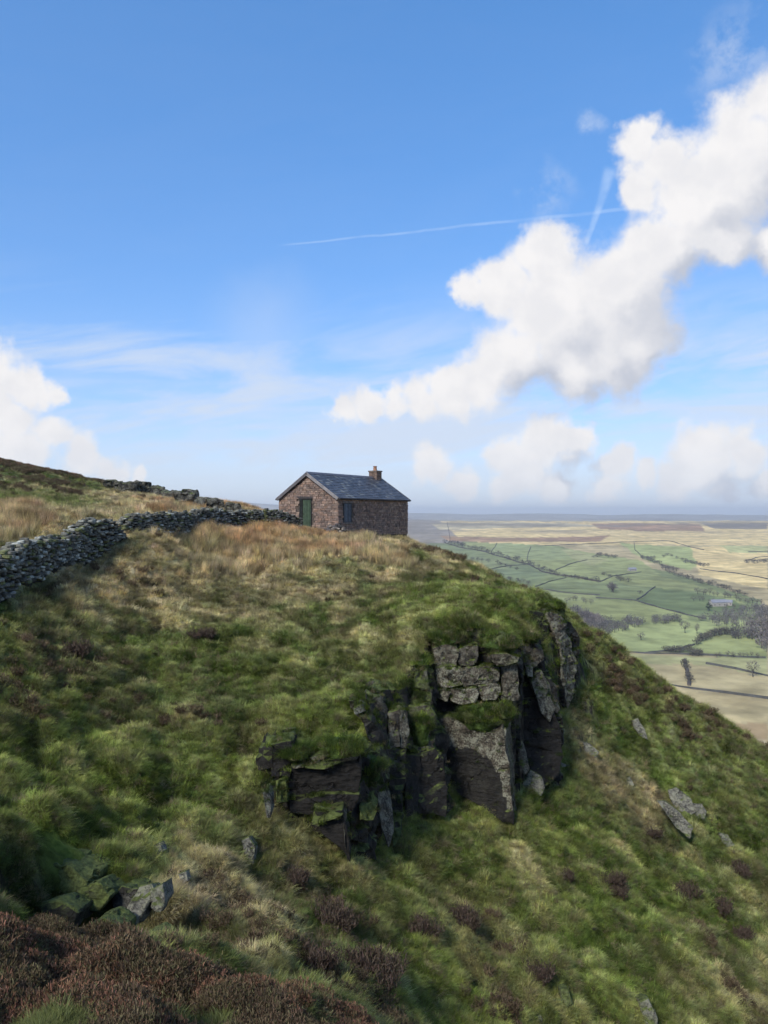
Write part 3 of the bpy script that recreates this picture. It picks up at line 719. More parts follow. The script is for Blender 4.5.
def dry_wall(name, label, path, tops, seed, nparts):
    """path: plan points; tops: height of the top at each; stones in rough courses on both faces, a loose cope on top"""
    R = random.Random(seed); path = np.array(path); seg = np.hypot(*np.diff(path, axis=0).T); L = np.concatenate([[0], np.cumsum(seg)])
    at = lambda s: (np.interp(s, L, path[:, 0]), np.interp(s, L, path[:, 1])); top = lambda s: np.interp(s, L, tops)
    root = obj(name, None, label=label, cat='wall', group=None, loc=(float(path[0, 0]), float(path[0, 1]), 0)); ox, oy = float(path[0, 0]), float(path[0, 1])
    stones = []; core = MB()
    s = 0.0
    while s < L[-1]:
        s2 = min(s + .5, L[-1]); x, y = at(s); x2, y2 = at(s2); g = min(hz(x, y), hz(x2, y2)) - .3; t_ = min(top(s), top(s2)) - .12
        dx_, dy_ = x2 - x, y2 - y; l = math.hypot(dx_, dy_); nx, ny = -dy_ / l, dx_ / l
        vs = []
        for (xx, yy) in ((x, y), (x2, y2)):
            for w, z in ((.26, g), (.15, t_)):
                for sgn in (1, -1): vs.append((xx + nx * w * sgn - ox, yy + ny * w * sgn - oy, z))
        core.add(vs, [(0, 4, 6, 2), (1, 3, 7, 5), (2, 6, 7, 3), (0, 2, 3, 1), (4, 5, 7, 6)], (.016, .016, .015)); s = s2
    obj('wall_core', core.mesh('wall_core', M_wallstone), root)
    for face in (1, -1, 0):
        k = 0
        while True:
            if face == 0 and k > 1: break
            s = R.uniform(-.2, 0); any_ = False
            while s < L[-1]:
                ln = R.uniform(.15, .42) if face else R.uniform(.12, .34)
                sm = s + ln / 2; x, y = at(sm); xe, ye = at(min(sm + .1, L[-1])); xb, yb = at(max(sm - .1, 0)); a = math.atan2(ye - yb, xe - xb)
                g = hz(x, y); t_ = float(top(sm)); h = R.uniform(.07, .15)
                z = g - .05 + k * .108 if face else t_ - .10 + k * .09
                if face and z < t_ - .08 or (not face and (k == 0 or R.random() < .45)):
                    any_ = True
                    f_ = (z - g) / max(t_ - g, .3)
                    off = face * (.30 - .10 * f_) + R.uniform(-.03, .03)
                    M = Matrix.Translation((x - math.sin(a) * off, y + math.cos(a) * off, z + R.uniform(-.02, .02))) @ Matrix.Rotation(a + R.uniform(-.18, .18), 4, 'Z') @ Matrix.Rotation(R.uniform(-.16, .16), 4, 'Y') @ Matrix.Rotation(R.uniform(-.2, .2), 4, 'X') @ Matrix.Diagonal((ln, R.uniform(.18, .3), h, 1))
                    stones.append((math.hypot(x, y) * (1 if face * (1 if a > 0 else 1) <= 0 or True else 2), face, M, ws_col(R), R.randrange(10)))
                s += ln + R.uniform(.0, .02)
            k += 1
            if face and not any_: break
    # the face turned to the camera and the cope show; the rest is joined
    def vis(t_):
        c = t_[2].translation
        return t_[0] + (0 if t_[1] <= 0 else 1000) + (500 if not (-.6 < c.x / c.y < .6) else 0)
    stones.sort(key=vis)
    off = Matrix.Translation((-ox, -oy, 0))
    mats_ = {}
    for _, _, M, c, k in stones[:nparts]:
        m_ = MB(); vs, fs = LUMPS[k]; m_.add([Vector(v) for v in vs], fs, c); me = m_.mesh('stone', M_wallstone)
        o = obj('stone', me, root); o.matrix_local = off @ M
    rest = MB()
    for _, _, M, c, k in stones[nparts:]:
        vs, fs = LUMPS[k]; rest.add([off @ M @ v for v in vs], fs, c)
    obj('wall_stones', rest.mesh('wall_stones', M_wallstone), root, kind='stuff')
def zt(py, d): return (HZ - py) / F * d
p1 = [(-11.6, 17.5, -2.1), (-11.55, 21, -1.6)] + [((px - 384) / F * d, d, zt(py, d)) for px, py, d in [(0, 552, 23.2), (18, 540, 24.8), (45, 537, 27.2), (66, 534, 29.3), (76, 525, 30.4), (86, 518.5, 31.4), (108, 518.5, 33), (119, 529, 33.8)]]
dry_wall('dry_stone_wall', 'near tumbledown dry stone wall ending in a raised heap before the grass gap', [p[:2] for p in p1], [p[2] for p in p1], 11, 290)
p2 = [((px - 384) / F * d, d, zt(py, d)) for px, py, d in [(119, 523, 34.6), (126, 515, 35.0), (134, 512, 35.6), (155, 513, 37.4), (167, 511, 38.6), (190, 511, 41), (202, 508, 42.2), (214, 507, 43.4), (226, 511, 44.6), (251, 510, 46.8), (272, 509, 48.2), (285, 511.5, 49.2), (299, 518, 50.2)]]
dry_wall('dry_stone_wall', 'long dark dry stone wall running up to the gable of the stone hut', [p[:2] for p in p2], [p[2] for p in p2], 12, 290)

# heap of fallen stones by the corner of the hut
hp = HP(337, 534) or Vector((-3.0, 48.6, hz(-3.0, 48.6)))
heap = obj('rubble_heap', None, label='heap of loose stones against the corner of the stone hut', cat='rubble', loc=(-3.05, 49.0, hz(-3.05, 49.0) + .12))
R2 = random.Random(4)
for i in range(60):
    r_ = R2.random() ** .6 * .75; a = R2.uniform(0, 6.28); zz = max(0, .85 - r_ * .9) * R2.uniform(.3, 1) + .05
    m_ = MB(); vs, fs = LUMPS[i % 10]; k = R2.uniform(.5, 1.3); m_.add(vs, fs, R2.choice([(.10 * k, .09 * k, .09 * k), (.22 * k, .19 * k, .16 * k), (.04, .04, .04)]))
    o = obj('stone', m_.mesh('stone', M_wallstone), heap, loc=(r_ * math.cos(a) * 1.0, r_ * math.sin(a) * .8, zz)); o.rotation_euler = (R2.uniform(-.5, .5), R2.uniform(-.5, .5), R2.uniform(0, 3))
    s_ = R2.uniform(.16, .34); o.scale = (s_, s_ * .8, s_ * .6)

# ------------------------------------------------------------ the gritstone crag, block by block
from mathutils import noise as mn
def rock_mesh(name, bm, mat, maxe=0.28, amp=0.09, freq=1.0, seed=0, stain=None, bev=0.05, tiers=3):
    bmesh.ops.recalc_face_normals(bm, faces=bm.faces[:])
    if bev: bmesh.ops.bevel(bm, geom=bm.edges[:], offset=bev, segments=1, affect='EDGES', clamp_overlap=True)
    for _ in range(tiers + 2):
        bmesh.ops.triangulate(bm, faces=bm.faces[:])
        le = [e for e in bm.edges if e.calc_length() > maxe]
        if not le: break
        bmesh.ops.subdivide_edges(bm, edges=le, cuts=1)
    bmesh.ops.triangulate(bm, faces=bm.faces[:])
    bm.normal_update()
    off = Vector((seed * 3.1, seed * 1.7, seed * .9))
    mv = []
    for v in bm.verts:
        p = v.co * freq + off
        bed = mn.noise(Vector((seed * 2.0, p.x * .15, p.z * 2.6))); bed = (1 if bed > 0.05 else -1) * .45
        n = mn.noise(p * .9) * 1.0 + mn.noise(p * 2.3) * .55 + mn.noise(p * 5.1) * .28 + bed * .5 * (1 - abs(v.normal.z))
        cr = abs(mn.noise(p * 1.4 + Vector((9, 3, 1)))); n -= .9 * max(0, .05 - cr) / .05
        mv.append(v.normal * n * amp * 1.25)
    for v, d in zip(bm.verts, mv): v.co += d
    me = bpy.data.meshes.new(name); bm.to_mesh(me); bm.free()
    at = me.attributes.new('col', 'FLOAT_COLOR', 'POINT')
    cs = []
    for v in me.vertices:
        s_ = stain(v.co) if callable(stain) else (stain or (0, 0, .5)); cs += [s_[0], s_[1], s_[2], 1]
    at.data.foreach_set('color', cs); me.materials.append(mat); me.update(); return me

crag = obj('rock_crag', None, label='broken dark gritstone crag jutting from the grassy slope below the hut', cat='crag', loc=(2.5, 27.5, -10.5))
CO = Vector((2.5, 27.5, -10.5))
_bn = [0]
def block(pts, thick=1.6, stain=(0, 0, .6), amp=.07, name='rock_block', back=(0.0, 1.0, 0.0), label=None, maxe=.17, shrink=.94, bev=.022, jag=1.2, grow=1.07, parent=None, mat=None, org=None):
    """pts: (px, py, depth) corners of the face seen, in order; the block goes back into the hill from there"""
    RJ = random.Random(_bn[0] * 5 + 1); f0 = [Vector(P(*p)) for p in pts]; front = []
    c0_ = sum(f0, Vector()) / len(f0); f0 = [c0_ + (p - c0_) * grow for p in f0]
    for a_, b_ in zip(f0, f0[1:] + f0[:1]):
        l_ = (b_ - a_).length; front.append(a_ + Vector((RJ.uniform(-1, 1), 0, RJ.uniform(-1, 1))) * min(.05, l_ * .1)); k_ = int(l_ / .45)
        for i_ in range(1, k_):
            front.append(a_.lerp(b_, (i_ + RJ.uniform(-.3, .3)) / k_) + Vector((RJ.uniform(-1, 1), RJ.uniform(-1.5, 1), RJ.uniform(-1, 1))) * .07 * jag)
    c = sum(front, Vector()) / len(front); bk = Vector(back).normalized() * thick
    bm = bmesh.new(); f = [bm.verts.new(p) for p in front]; g = [bm.verts.new(c + (p - c) * shrink + bk) for p in front]
    bm.faces.new(f); bm.faces.new(g[::-1]); n = len(f)
    for i in range(n): bm.faces.new((f[i], g[i], g[(i + 1) % n], f[(i + 1) % n]))
    _bn[0] += 1
    st = (lambda co: stain(384 + co.x / co.y * F, HZ - co.z / co.y * F)) if callable(stain) else stain
    me = rock_mesh(name, bm, mat or M_rock, maxe, amp, 1.0, _bn[0], st, bev)
    o_ = CO if org is None else Vector(org)
    me.transform(Matrix.Translation(-o_))
    return obj(name, me, crag if parent is None else parent, label=label)
L, DK_SHADE = (0, 0, .9), (1, 0, 0)  # near-black for void and cleft, their shade put into the colour
# the body of the crag behind the separate blocks
BK = dict(amp=.17, name='rock_mass', maxe=.2, bev=.08, jag=2.0)
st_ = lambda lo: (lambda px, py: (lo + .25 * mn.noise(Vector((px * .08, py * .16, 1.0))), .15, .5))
block([(432,648,28.5),(460,642,28.2),(500,642,28.2),(519,646,28.2),(521,700,28.4),(520,760,27.6),(512,815,26.8),(480,812,27.0),(450,785,27.4),(432,760,27.9)], 2.4, st_(.6), **BK)
block([(380,697,24.9),(405,684,25.9),(430,668,27.2),(436,700,26.8),(446,770,25.4),(444,815,24.6),(415,830,23.6),(388,850,22.3),(384,780,23.4)], 2.2, st_(.62), **BK)
block([(352,704,22.7),(378,692,24.1),(390,712,24.2),(392,780,22.8),(386,845,21.6),(360,845,20.4),(358,770,21.2),(372,745,22.6)], 2.0, st_(.55), **BK)
block([(268,744,19.5),(300,757,19.5),(345,752,19.8),(364,760,20.5),(368,800,20.3),(364,856,19.8),(340,858,19.0),(318,836,18.9),(290,822,19.0),(270,810,19.0)], 1.8, st_(.75), **BK)
block([(519,640,31.1),(540,640,31.4),(552,680,31.2),(563,740,30.6),(560,782,29.8),(532,784,29.6),(518,770,29.9)], 2.0, st_(.75), **BK)
block([(528,608,36.1),(560,604,36.5),(574,636,36.9),(579,668,36.9),(572,704,35.6),(548,702,35.3),(538,670,35.0),(528,645,34.6)], 2.0, st_(.6), **BK)
block([(490,592,41.0),(523,594,41.3),(524,616,40.8),(498,618,40.5)], 1.6, st_(.5), **BK)
# central buttress
block([(434,650,27.75),(446,646,27.6),(457,648,27.4),(460,657,27.35),(457,667,27.3),(446,666,27.4),(436,667,27.5)], 1.8, (.3, .15, .6), amp=.10)
block([(458,650,27.6),(466,647,27.7),(477,646,27.5),(478,655,27.3),(475,665,27.2),(467,666,27.35),(459,666,27.4)], 1.8, (.45, .2, .5), amp=.10)
block([(477,654,28.1),(493,654,28.1),(495,667,27.9),(478,668,27.9)], 1.4, (.9, .2, .2), amp=.1)
block([(491,658,26.95),(497,655,26.8),(508,654,26.75),(518,657,26.9),(516,663,26.8),(505,667,26.75),(497,666,26.8)], 1.8, (.1, .45, .7), name='rock_ledge', amp=.09)
block([(435.5,669,27.35),(448,667,27.2),(460,668,27.2),(464,672,27.2),(461,680,27.1),(462,686,27.05),(450,688,27.0),(436,688,27.2)], 1.8, (.2, .05, 1.0), amp=.11)
block([(463,667,27.35),(480,667,27.2),(497,668,27.35),(498,676,27.25),(494,683,27.15),(478,684,27.1),(463,686,27.15)], 1.8, (.42, .1, .7), amp=.13)
block([(504,668,27.1),(512,666,27.0),(518,667,27.2),(518.5,684,27.1),(517.5,700,27.05),(509,698,26.9),(503,697,27.0),(505,682,27.0)], 1.8, (.2, .15, .55), amp=.10)
block([(436,690,27.2),(446,689,27.0),(449.5,694,26.95),(447,701,26.9),(438,698,27.1)], 1.6, (0, 0, .9), amp=.08)
block([(449.5,691,27.1),(458,688,27.0),(476,688,27.0),(478,695,26.85),(473,701,26.75),(461,704,26.8),(451,700,26.9)], 1.6, (0, .05, 1.0), amp=.09)
block([(478,686,27.05),(490,684,27.0),(500,683,27.15),(501,692,26.95),(496,700,26.8),(483,700,26.85),(479,694,26.95)], 1.6, (.05, .1, .9), amp=.09)
block([(429,696,28.0),(503,696,27.7),(503,725,27.5),(430,735,27.6)], 1.5, DK_SHADE)  # recessed void under the courses, its shade painted black
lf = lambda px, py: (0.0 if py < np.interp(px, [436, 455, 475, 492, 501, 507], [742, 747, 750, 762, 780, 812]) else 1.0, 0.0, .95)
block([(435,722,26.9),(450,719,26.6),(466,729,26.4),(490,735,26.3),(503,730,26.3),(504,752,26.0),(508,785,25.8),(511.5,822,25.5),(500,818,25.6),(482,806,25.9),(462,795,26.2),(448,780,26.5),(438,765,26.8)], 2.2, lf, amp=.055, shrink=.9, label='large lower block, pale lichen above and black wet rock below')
block([(504.5,722,26.35),(513,708,28.2),(519,712,29.2),(519.5,790,28.9),(516,808,28.0),(512.5,822,25.75),(508,780,25.95),(505,750,26.1)], 1.2, lambda px, py: (.25, .45 if px > 507 else .1, .5), back=(-.9, .4, 0), amp=.05, label='mossy side face of the lower block')
# cleft to the left of it, its shadow painted as black rock
block([(427,652,28.8),(437,650,28.9),(437,760,28.4),(428,758,28.3)], 1.2, DK_SHADE, amp=.05)
block([(415,674,26.3),(428,672,26.5),(428,688,26.2),(414,688,26.0)], 1.6, (.1, .5, .5))
block([(413,690,26.1),(429,690,26.3),(430,708,25.8),(412,706,25.5)], 1.6, (.45, .5, .4))
block([(409,709,25.2),(428,706,25.4),(434,722,25.2),(434,752,24.9),(424,756,24.5),(408,750,24.5)], 1.8, (.15, .45, .3), amp=.12, name='mossy_rock_block')
block([(417,757,24.5),(434,752,24.7),(441,760,24.7),(447,790,24.4),(444,815,24.1),(418,812,23.8)], 1.8, (.7, .25, .3), amp=.07)
block([(388,714,23.8),(399,711,23.9),(400,745,23.4),(388,748,23.2)], 1.8, (.45, .1, .5))
block([(399.5,711,23.9),(408,713,24.1),(407,748,23.7),(400.5,747,23.5)], 1.8, (.1, .1, .85))
block([(388,749,23.2),(407,749,23.5),(404,778,22.9),(388,778,22.7)], 1.8, (.6, .15, .5))
block([(389,779,22.7),(404,779,22.9),(403,815,22.2),(389,818,22.0)], 1.8, (.9, .1, .5))
block([(405,756,24.1),(418,757,24.4),(418,812,23.6),(404,815,23.2)], 1.8, (.85, .1, .3))
block([(376,693,24.1),(404,690,25.4),(408,710,25.0),(388,712,24.3)], 1.5, (.75, .15, .2))
block([(366,698,23.2),(382,696,23.9),(388,714,23.8),(386,748,23.2),(374,728,22.8)], 1.5, (.55, .1, .6))
block([(353,709,21.9),(361,705,22.2),(366,711,22.2),(355,715,21.8)], .9, (0, 0, 1.0), name='pale_stone', amp=.03)
block([(363,718,21.9),(372,722,22.0),(386,740,22.6),(387,755,22.3),(378,750,21.9),(368,735,21.7)], 1.5, (.7, .05, .5), amp=.07)
block([(362,754,20.6),(378,752,21.3),(388,760,22.0),(388,790,21.6),(374,790,20.9),(362,776,20.5)], 1.6, (.6, .4, .4), amp=.12)
block([(379,793,20.9),(387,790,21.3),(395,832,20.9),(389,848,20.6),(382,826,20.6)], .8, (.1, .1, .8), name='rock_slab', amp=.035, bev=.03)
block([(360,778,20.3),(376,790,20.7),(381,820,20.5),(372,836,20.2),(360,812,20.1)], 1.4, (.8, .3, .3))
block([(388,818,21.9),(402,815,22.1),(404,836,21.6),(392,846,21.3)], 1.2, (.6, .3, .4))
# left dark face
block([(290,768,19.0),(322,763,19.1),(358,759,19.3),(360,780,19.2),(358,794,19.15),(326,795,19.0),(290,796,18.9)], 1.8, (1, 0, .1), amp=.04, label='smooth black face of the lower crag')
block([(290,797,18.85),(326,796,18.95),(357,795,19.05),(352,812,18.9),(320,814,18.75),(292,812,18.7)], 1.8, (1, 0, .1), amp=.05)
block([(291,764,18.9),(302,762,18.9),(304,768,18.8),(293,770,18.8)], .8, (0, 0, 1.0), amp=.02, name='pale_stone', bev=.03)
block([(311,757,19.0),(326,750,19.2),(329,757,19.1),(316,763,18.9)], .8, (0, 0, 1.0), amp=.02, name='pale_stone', bev=.03)
block([(304,764,18.95),(345,757,19.1),(358,755,19.25),(357,761,19.15),(306,769,18.85)], 1.0, (.5, .2, .6), amp=.03, bev=.03)
block([(270,746,18.9),(289,742,19.1),(290,776,18.85),(272,778,18.7)], 1.5, (.85, .1, .1), amp=.09)
block([(275,778,18.6),(289,776,18.75),(289,804,18.5),(276,802,18.4)], 1.3, (.2, 1.0, .2), amp=.1, name='mossy_rock_block')
block([(262,793,17.6),(268,789,17.8),(273,800,17.7),(271,816,17.4),(265,820,17.3)], .5, (0, .05, .9), amp=.03, name='rock_slab', bev=.03)
block([(314,815,18.3),(341,812,18.4),(347,838,18.2),(348,862,18.1),(336,846,18.15),(322,834,18.2)], 1.5, (.95, 0, .2), amp=.05)
block([(315,804,18.7),(342,809,18.8),(341.5,816,18.2),(313,824,18.1)], 1.2, (0, 1.0, .3), amp=.04, name='mossy_rock_block', bev=.03)
block([(342,811,18.5),(346.5,815,18.6),(349,860,18.3),(345.5,842,18.1)], .8, (0, 0, 1.0), amp=.02, name='rock_slab', bev=.02)
block([(350,795,19.3),(362,780,19.9),(372,812,19.8),(368,842,19.5),(350,838,19.0)], 1.4, (.95, .1, .2), amp=.09)
block([(360,806,19.3),(372,802,19.6),(378,812,19.6),(374,822,19.4),(362,822,19.1)], .9, (0, 1.0, .2), amp=.08, name='mossy_rock_block')
# second buttress, leaning back, with green slabs down its edge
block([(519,702,30.0),(536,700,29.9),(552,714,29.9),(559,730,29.9),(562,752,29.7),(558,772,29.4),(546,784,29.0),(530,775,29.0),(518,760,29.4)], 2.0, (1, 0, .1), amp=.05, label='black leaning slab in the second buttress')  # recess turned to the shade; that shade is painted as black rock
block([(518,668,30.6),(532,671,30.3),(538,700,30.0),(519,702,30.1)], 1.6, (1, 0, .2))
block([(530,683,29.9),(536,672,30.2),(542,671,30.4),(547.5,687,30.1),(545,696,29.8),(536,698,29.6)], .8, (0, .35, .9), amp=.035, name='rock_slab', bev=.04)
block([(537,698,29.7),(550,696,30.0),(554.5,710,29.9),(549,721,29.6),(541,712,29.5)], .8, (0, .35, .9), amp=.035, name='rock_slab', bev=.04)
block([(543,672,30.9),(549,685,30.8),(560,708,30.6),(556,712,30.4),(546,692,30.5)], .8, (.3, .4, .5), amp=.04, name='rock_slab', bev=.04)
block([(521,645,30.3),(534,642,30.5),(543,649,30.7),(544,660,30.5),(536,665,30.3),(522,662,30.1)], 1.3, (.5, .15, .4), amp=.13)
block([(525,666,29.9),(534,667,30.0),(533,678,29.8),(528,676,29.7)], .8, (0, .1, .9), amp=.03, name='pale_stone', bev=.03)
block([(521,660,30.9),(544,658,31.1),(546,672,30.9),(520,672,30.7)], 1.3, (.9, .1, .2))
block([(523,622,33.2),(529,621,33.3),(531,640,32.8),(524,642,32.6)], .9, (0, 0, 1.0), amp=.06, name='pale_stone')
block([(530,612,34.4),(545,614,34.8),(546,640,34.2),(530,644,33.2)], 1.5, (.95, .1, .1), amp=.1)
block([(517,741,28.7),(523,742,28.8),(528,768,28.4),(524,773,28.2),(518,762,28.3)], .7, (.1, .3, .6), amp=.04, name='rock_slab', bev=.04)
# third buttress
block([(543,622,35.2),(552,622,35.0),(558,645,34.8),(562,680,34.4),(564,704,34.1),(556,700,34.4),(547,676,34.8)], 1.8, (1, 0, .1), amp=.07)
block([(549,617,35.0),(562,616,35.4),(570,640,35.7),(576,668,35.7),(574,690,35.2),(566,706,34.3),(563,680,34.4),(559,645,34.7)], 1.8, (.12, .3, .8), amp=.10, label='pale lichened edge of the third buttress')
block([(543,608,35.2),(556,605,35.6),(563,611,35.8),(562,620,35.5),(546,621,35.1)], 1.5, (.3, .7, .3), amp=.10, name='mossy_rock_block')
block([(571,630,37.2),(578,640,37.4),(581,664,37.1),(576,668,36.6)], 1.4, (.95, .2, .1), amp=.1)
# short overhang higher up the slope
block([(494,594,40.2),(521,597,40.5),(521,607,40.1),(497,609,39.8)], 1.4, (.35, .1, .6), amp=.09)
block([(496,608,40.3),(520,606,40.6),(521,615,40.0),(500,616,39.9)], 1.4, (1, 0, .1), amp=.06)

# turf lodged on the ledge and along the rim
def cushion(pts, d, depth, name, label=None):
    """a rounded sod: a squashed lump whose outline follows the given ellipse"""
    px, py, rx, ry = pts; c = Vector(P(px, py, d)); bm = bmesh.new(); bmesh.ops.create_icosphere(bm, subdivisions=4, radius=1)
    a, b_ = rx / F * d, ry / F * d
    for v in bm.verts: v.co = Vector((v.co.x * a, v.co.y * depth, v.co.z * b_)) * (1 + .28 * mn.noise(v.co * 1.6 + c) + .10 * mn.noise(v.co * 5)) + c
    me = bpy.data.meshes.new(name); bm.to_mesh(me); bm.free()
    at = me.attributes.new('col', 'FLOAT_COLOR', 'POINT'); cs = []
    for v in me.vertices:
        k = .8 + .5 * mn.noise(v.co * 1.5); col = PAL['green'] * k if mn.noise(v.co * 1.1 + Vector((5, 1, 2))) > -.1 else PAL['olive'] * k; cs += [*col, 1]
    at.data.foreach_set('color', cs); me.materials.append(M_turf); me.transform(Matrix.Translation(-CO))
    for p_ in me.polygons: p_.use_smooth = True
    EXTRA_TUFTS.append((c, a, depth, b_))
    return obj(name, me, crag, label=label)
M_turf = vcol_mat('turf', 6.0, .5, .95, .9, 12, .08, spec=.05)
EXTRA_TUFTS = []
for a_ in [(484, 718, 25, 14), (502, 712, 9, 9)]: cushion(a_, 26.7, .55, 'turf_sod', 'mossy sod on the ledge of the central buttress')
cushion((500, 645, 17, 11), 27.7, .7, 'turf_sod'); cushion((530, 638, 8, 5), 30.7, .5, 'turf_sod'); cushion((552, 607, 11, 5), 36.0, .6, 'turf_sod')
cushion((340, 748, 22, 9), 19.7, .6, 'turf_sod'); cushion((296, 752, 14, 8), 19.3, .5, 'turf_sod'); cushion((372, 768, 10, 12), 20.9, .5, 'turf_sod'); cushion((420, 665, 9, 10), 27.2, .5, 'turf_sod')
cushion((420, 730, 10, 16), 24.9, .35, 'turf_sod'); cushion((445, 640, 14, 6), 28.2, .6, 'turf_sod')

# ------------------------------------------------------------ loose boulders and slabs
def loose(pts, thick, stain, label, name='boulder', back=(0, 1, -.25), amp=.04, cat='boulder', group=None, shrink=.85, bev=.04, dd=None):
    """pts: (px, py) outline; the depth comes from the hill under its lowest corner"""
    cx = sum(p[0] for p in pts) / len(pts); py = max(p[1] for p in pts)
    h = HP(cx, py); d0 = dd if dd else h.y - .02
    q = [(p[0], p[1], d0 + (py - p[1]) / F * d0 * .45) for p in pts]
    c = Vector(P(cx, py, d0)); root = None
    front = [Vector(P(*p)) for p in q]; cc = sum(front, Vector()) / len(front); bk = Vector(back).normalized() * thick
    bm = bmesh.new(); f = [bm.verts.new(p) for p in front]; g = [bm.verts.new(cc + (p - cc) * shrink + bk) for p in front]
    bm.faces.new(f); bm.faces.new(g[::-1]); n = len(f)
    for i in range(n): bm.faces.new((f[i], g[i], g[(i + 1) % n], f[(i + 1) % n]))
    _bn[0] += 1
    size = max((p - cc).length for p in front)
    me = rock_mesh(name, bm, M_bould, max(.10, size / 5), min(amp, size * .12), 1.5, _bn[0], (stain[0] + .12, stain[1] + .3, stain[2]), min(bev * .5, size * .06))
    me.transform(Matrix.Translation(-c))
    return obj(name, me, label=label, cat=cat, group=group, loc=c)
loose([(16,876),(42,862),(68,866),(88,880),(84,894),(62,904),(30,902)], .9, (.35, .75, .3), 'large flat green mossy slab beside the dark hollow', 'stone_slab', back=(.1, 1, -.1), dd=12.0, amp=.07)  # several boulders in the hollow coloured darker to paint in its shade
loose([(76,888),(98,880),(112,896),(98,912),(80,910)], .8, (.5, .3, .6), 'grey angular boulder beside the green slab in the hollow', dd=11.9)
loose([(110,900),(122,886),(140,888),(138,910),(116,914)], .8, (.55, .1, .2), 'brown boulder wedged behind the leaning slab in the hollow', dd=12.2)
loose([(119,926),(139,886),(150,883),(155,892),(135,926),(122,932)], .30, (0, .1, 1.2), 'pale leaning slab propped over the dark hollow', 'stone_slab', back=(.4, 1, -.2), dd=11.5, amp=.03)
loose([(150,890),(163,882),(166,902),(160,914),(150,908)], .6, (.1, .1, .9), 'small pale boulder at the head of the leaning slab', dd=11.6)
loose([(90,922),(104,916),(123,930),(120,952),(96,954),(86,940)], .7, (.5, .45, .3), 'dark green boulder at the bottom of the hollow', dd=10.6)
loose([(130,952),(139,938),(155,931),(164,939),(167,955),(150,968),(134,964)], .6, (0, 2.0, .1), 'bright green moss covered boulder at the edge of the heather', dd=9.4)
loose([(40,905),(60,900),(78,912),(74,930),(48,930)], .8, (.9, .2, .2), 'black boulder in the shade under the green slab', dd=11.2)  # near-black colour paints in the shade under the slab
loose([(152,845),(160,842),(163,852),(157,856)], .3, (0, 0, 1.4), 'small white stone in the grass above the leaning slab', 'stone', cat='stone')
loose([(178,874),(186,871),(188,881),(182,884)], .3, (0, 0, 1.4), 'small white stone lower down beside the leaning slab', 'stone', cat='stone')
loose([(240,840),(249,836),(256,848),(254,866),(245,862)], .5, (.1, .1, .8), 'grey upright slab in grass below the dark crag foot', 'stone_slab')
loose([(521,786),(530,769),(541,776),(545,788),(541,796),(528,790)], .9, (.1, .15, .9), 'grey boulder wedged at the foot of the second buttress')
loose([(668,790),(676,787),(690,798),(696,812),(688,818),(672,804)], .9, (0, .05, 1.2), 'big pale slab in the midst of the right slope', 'stone_slab', back=(.3, 1, -.2))
loose([(656,800),(664,800),(680,812),(692,828),(690,840),(676,828)], .7, (0, .1, 1.1), 'long grey slab below the big pale slab', 'stone_slab', back=(.3, 1, -.2))
loose([(692,803),(702,803),(708,812),(704,820),(696,818)], .7, (.1, .1, .9), 'brownish boulder right against the big pale slab')
loose([(718,832),(728,834),(736,846),(726,848)], .5, (.1, .2, 1.0), 'low grey slab below the pile of pale slabs')
loose([(632,720),(638,717),(645,730),(649,740),(642,738),(634,728)], .6, (.05, .1, 1.3), 'lone pale rock high on the right grass slope')
loose([(624,779),(630,776),(635,785),(630,788)], .4, (.05, .1, 1.1), 'small grey rock beside the straw coloured gully')
loose([(582,741),(590,742),(600,752),(596,758),(584,752)], .6, (.05, .05, 1.2), 'pale scree rock at the head of the straw gully')
loose([(555,757),(562,762),(571,766),(560,768)], .4, (.05, .05, 1.0), 'flat grey stone at the foot of the black leaning slab')
loose([(640,1002),(648,998),(658,1020),(656,1030),(645,1026)], .6, (.05, .2, 1.0), 'upright grey slab at the bottom of the right slope', 'stone_slab')
loose([(560,990),(568,988),(572,1004),(564,1010)], .4, (.3, .4, .7), 'dark mossy slab low in the right slope')
loose([(534,1016),(541,1014),(544,1023),(537,1026)], .3, (0, 0, 1.3), 'small white stone at the very foot of the slope', 'stone', cat='stone')
loose([(352,838),(362,836),(370,850),(360,856)], .5, (.1, .3, .9), 'grey stone fallen under the slabs of the crag foot', 'stone', cat='stone')

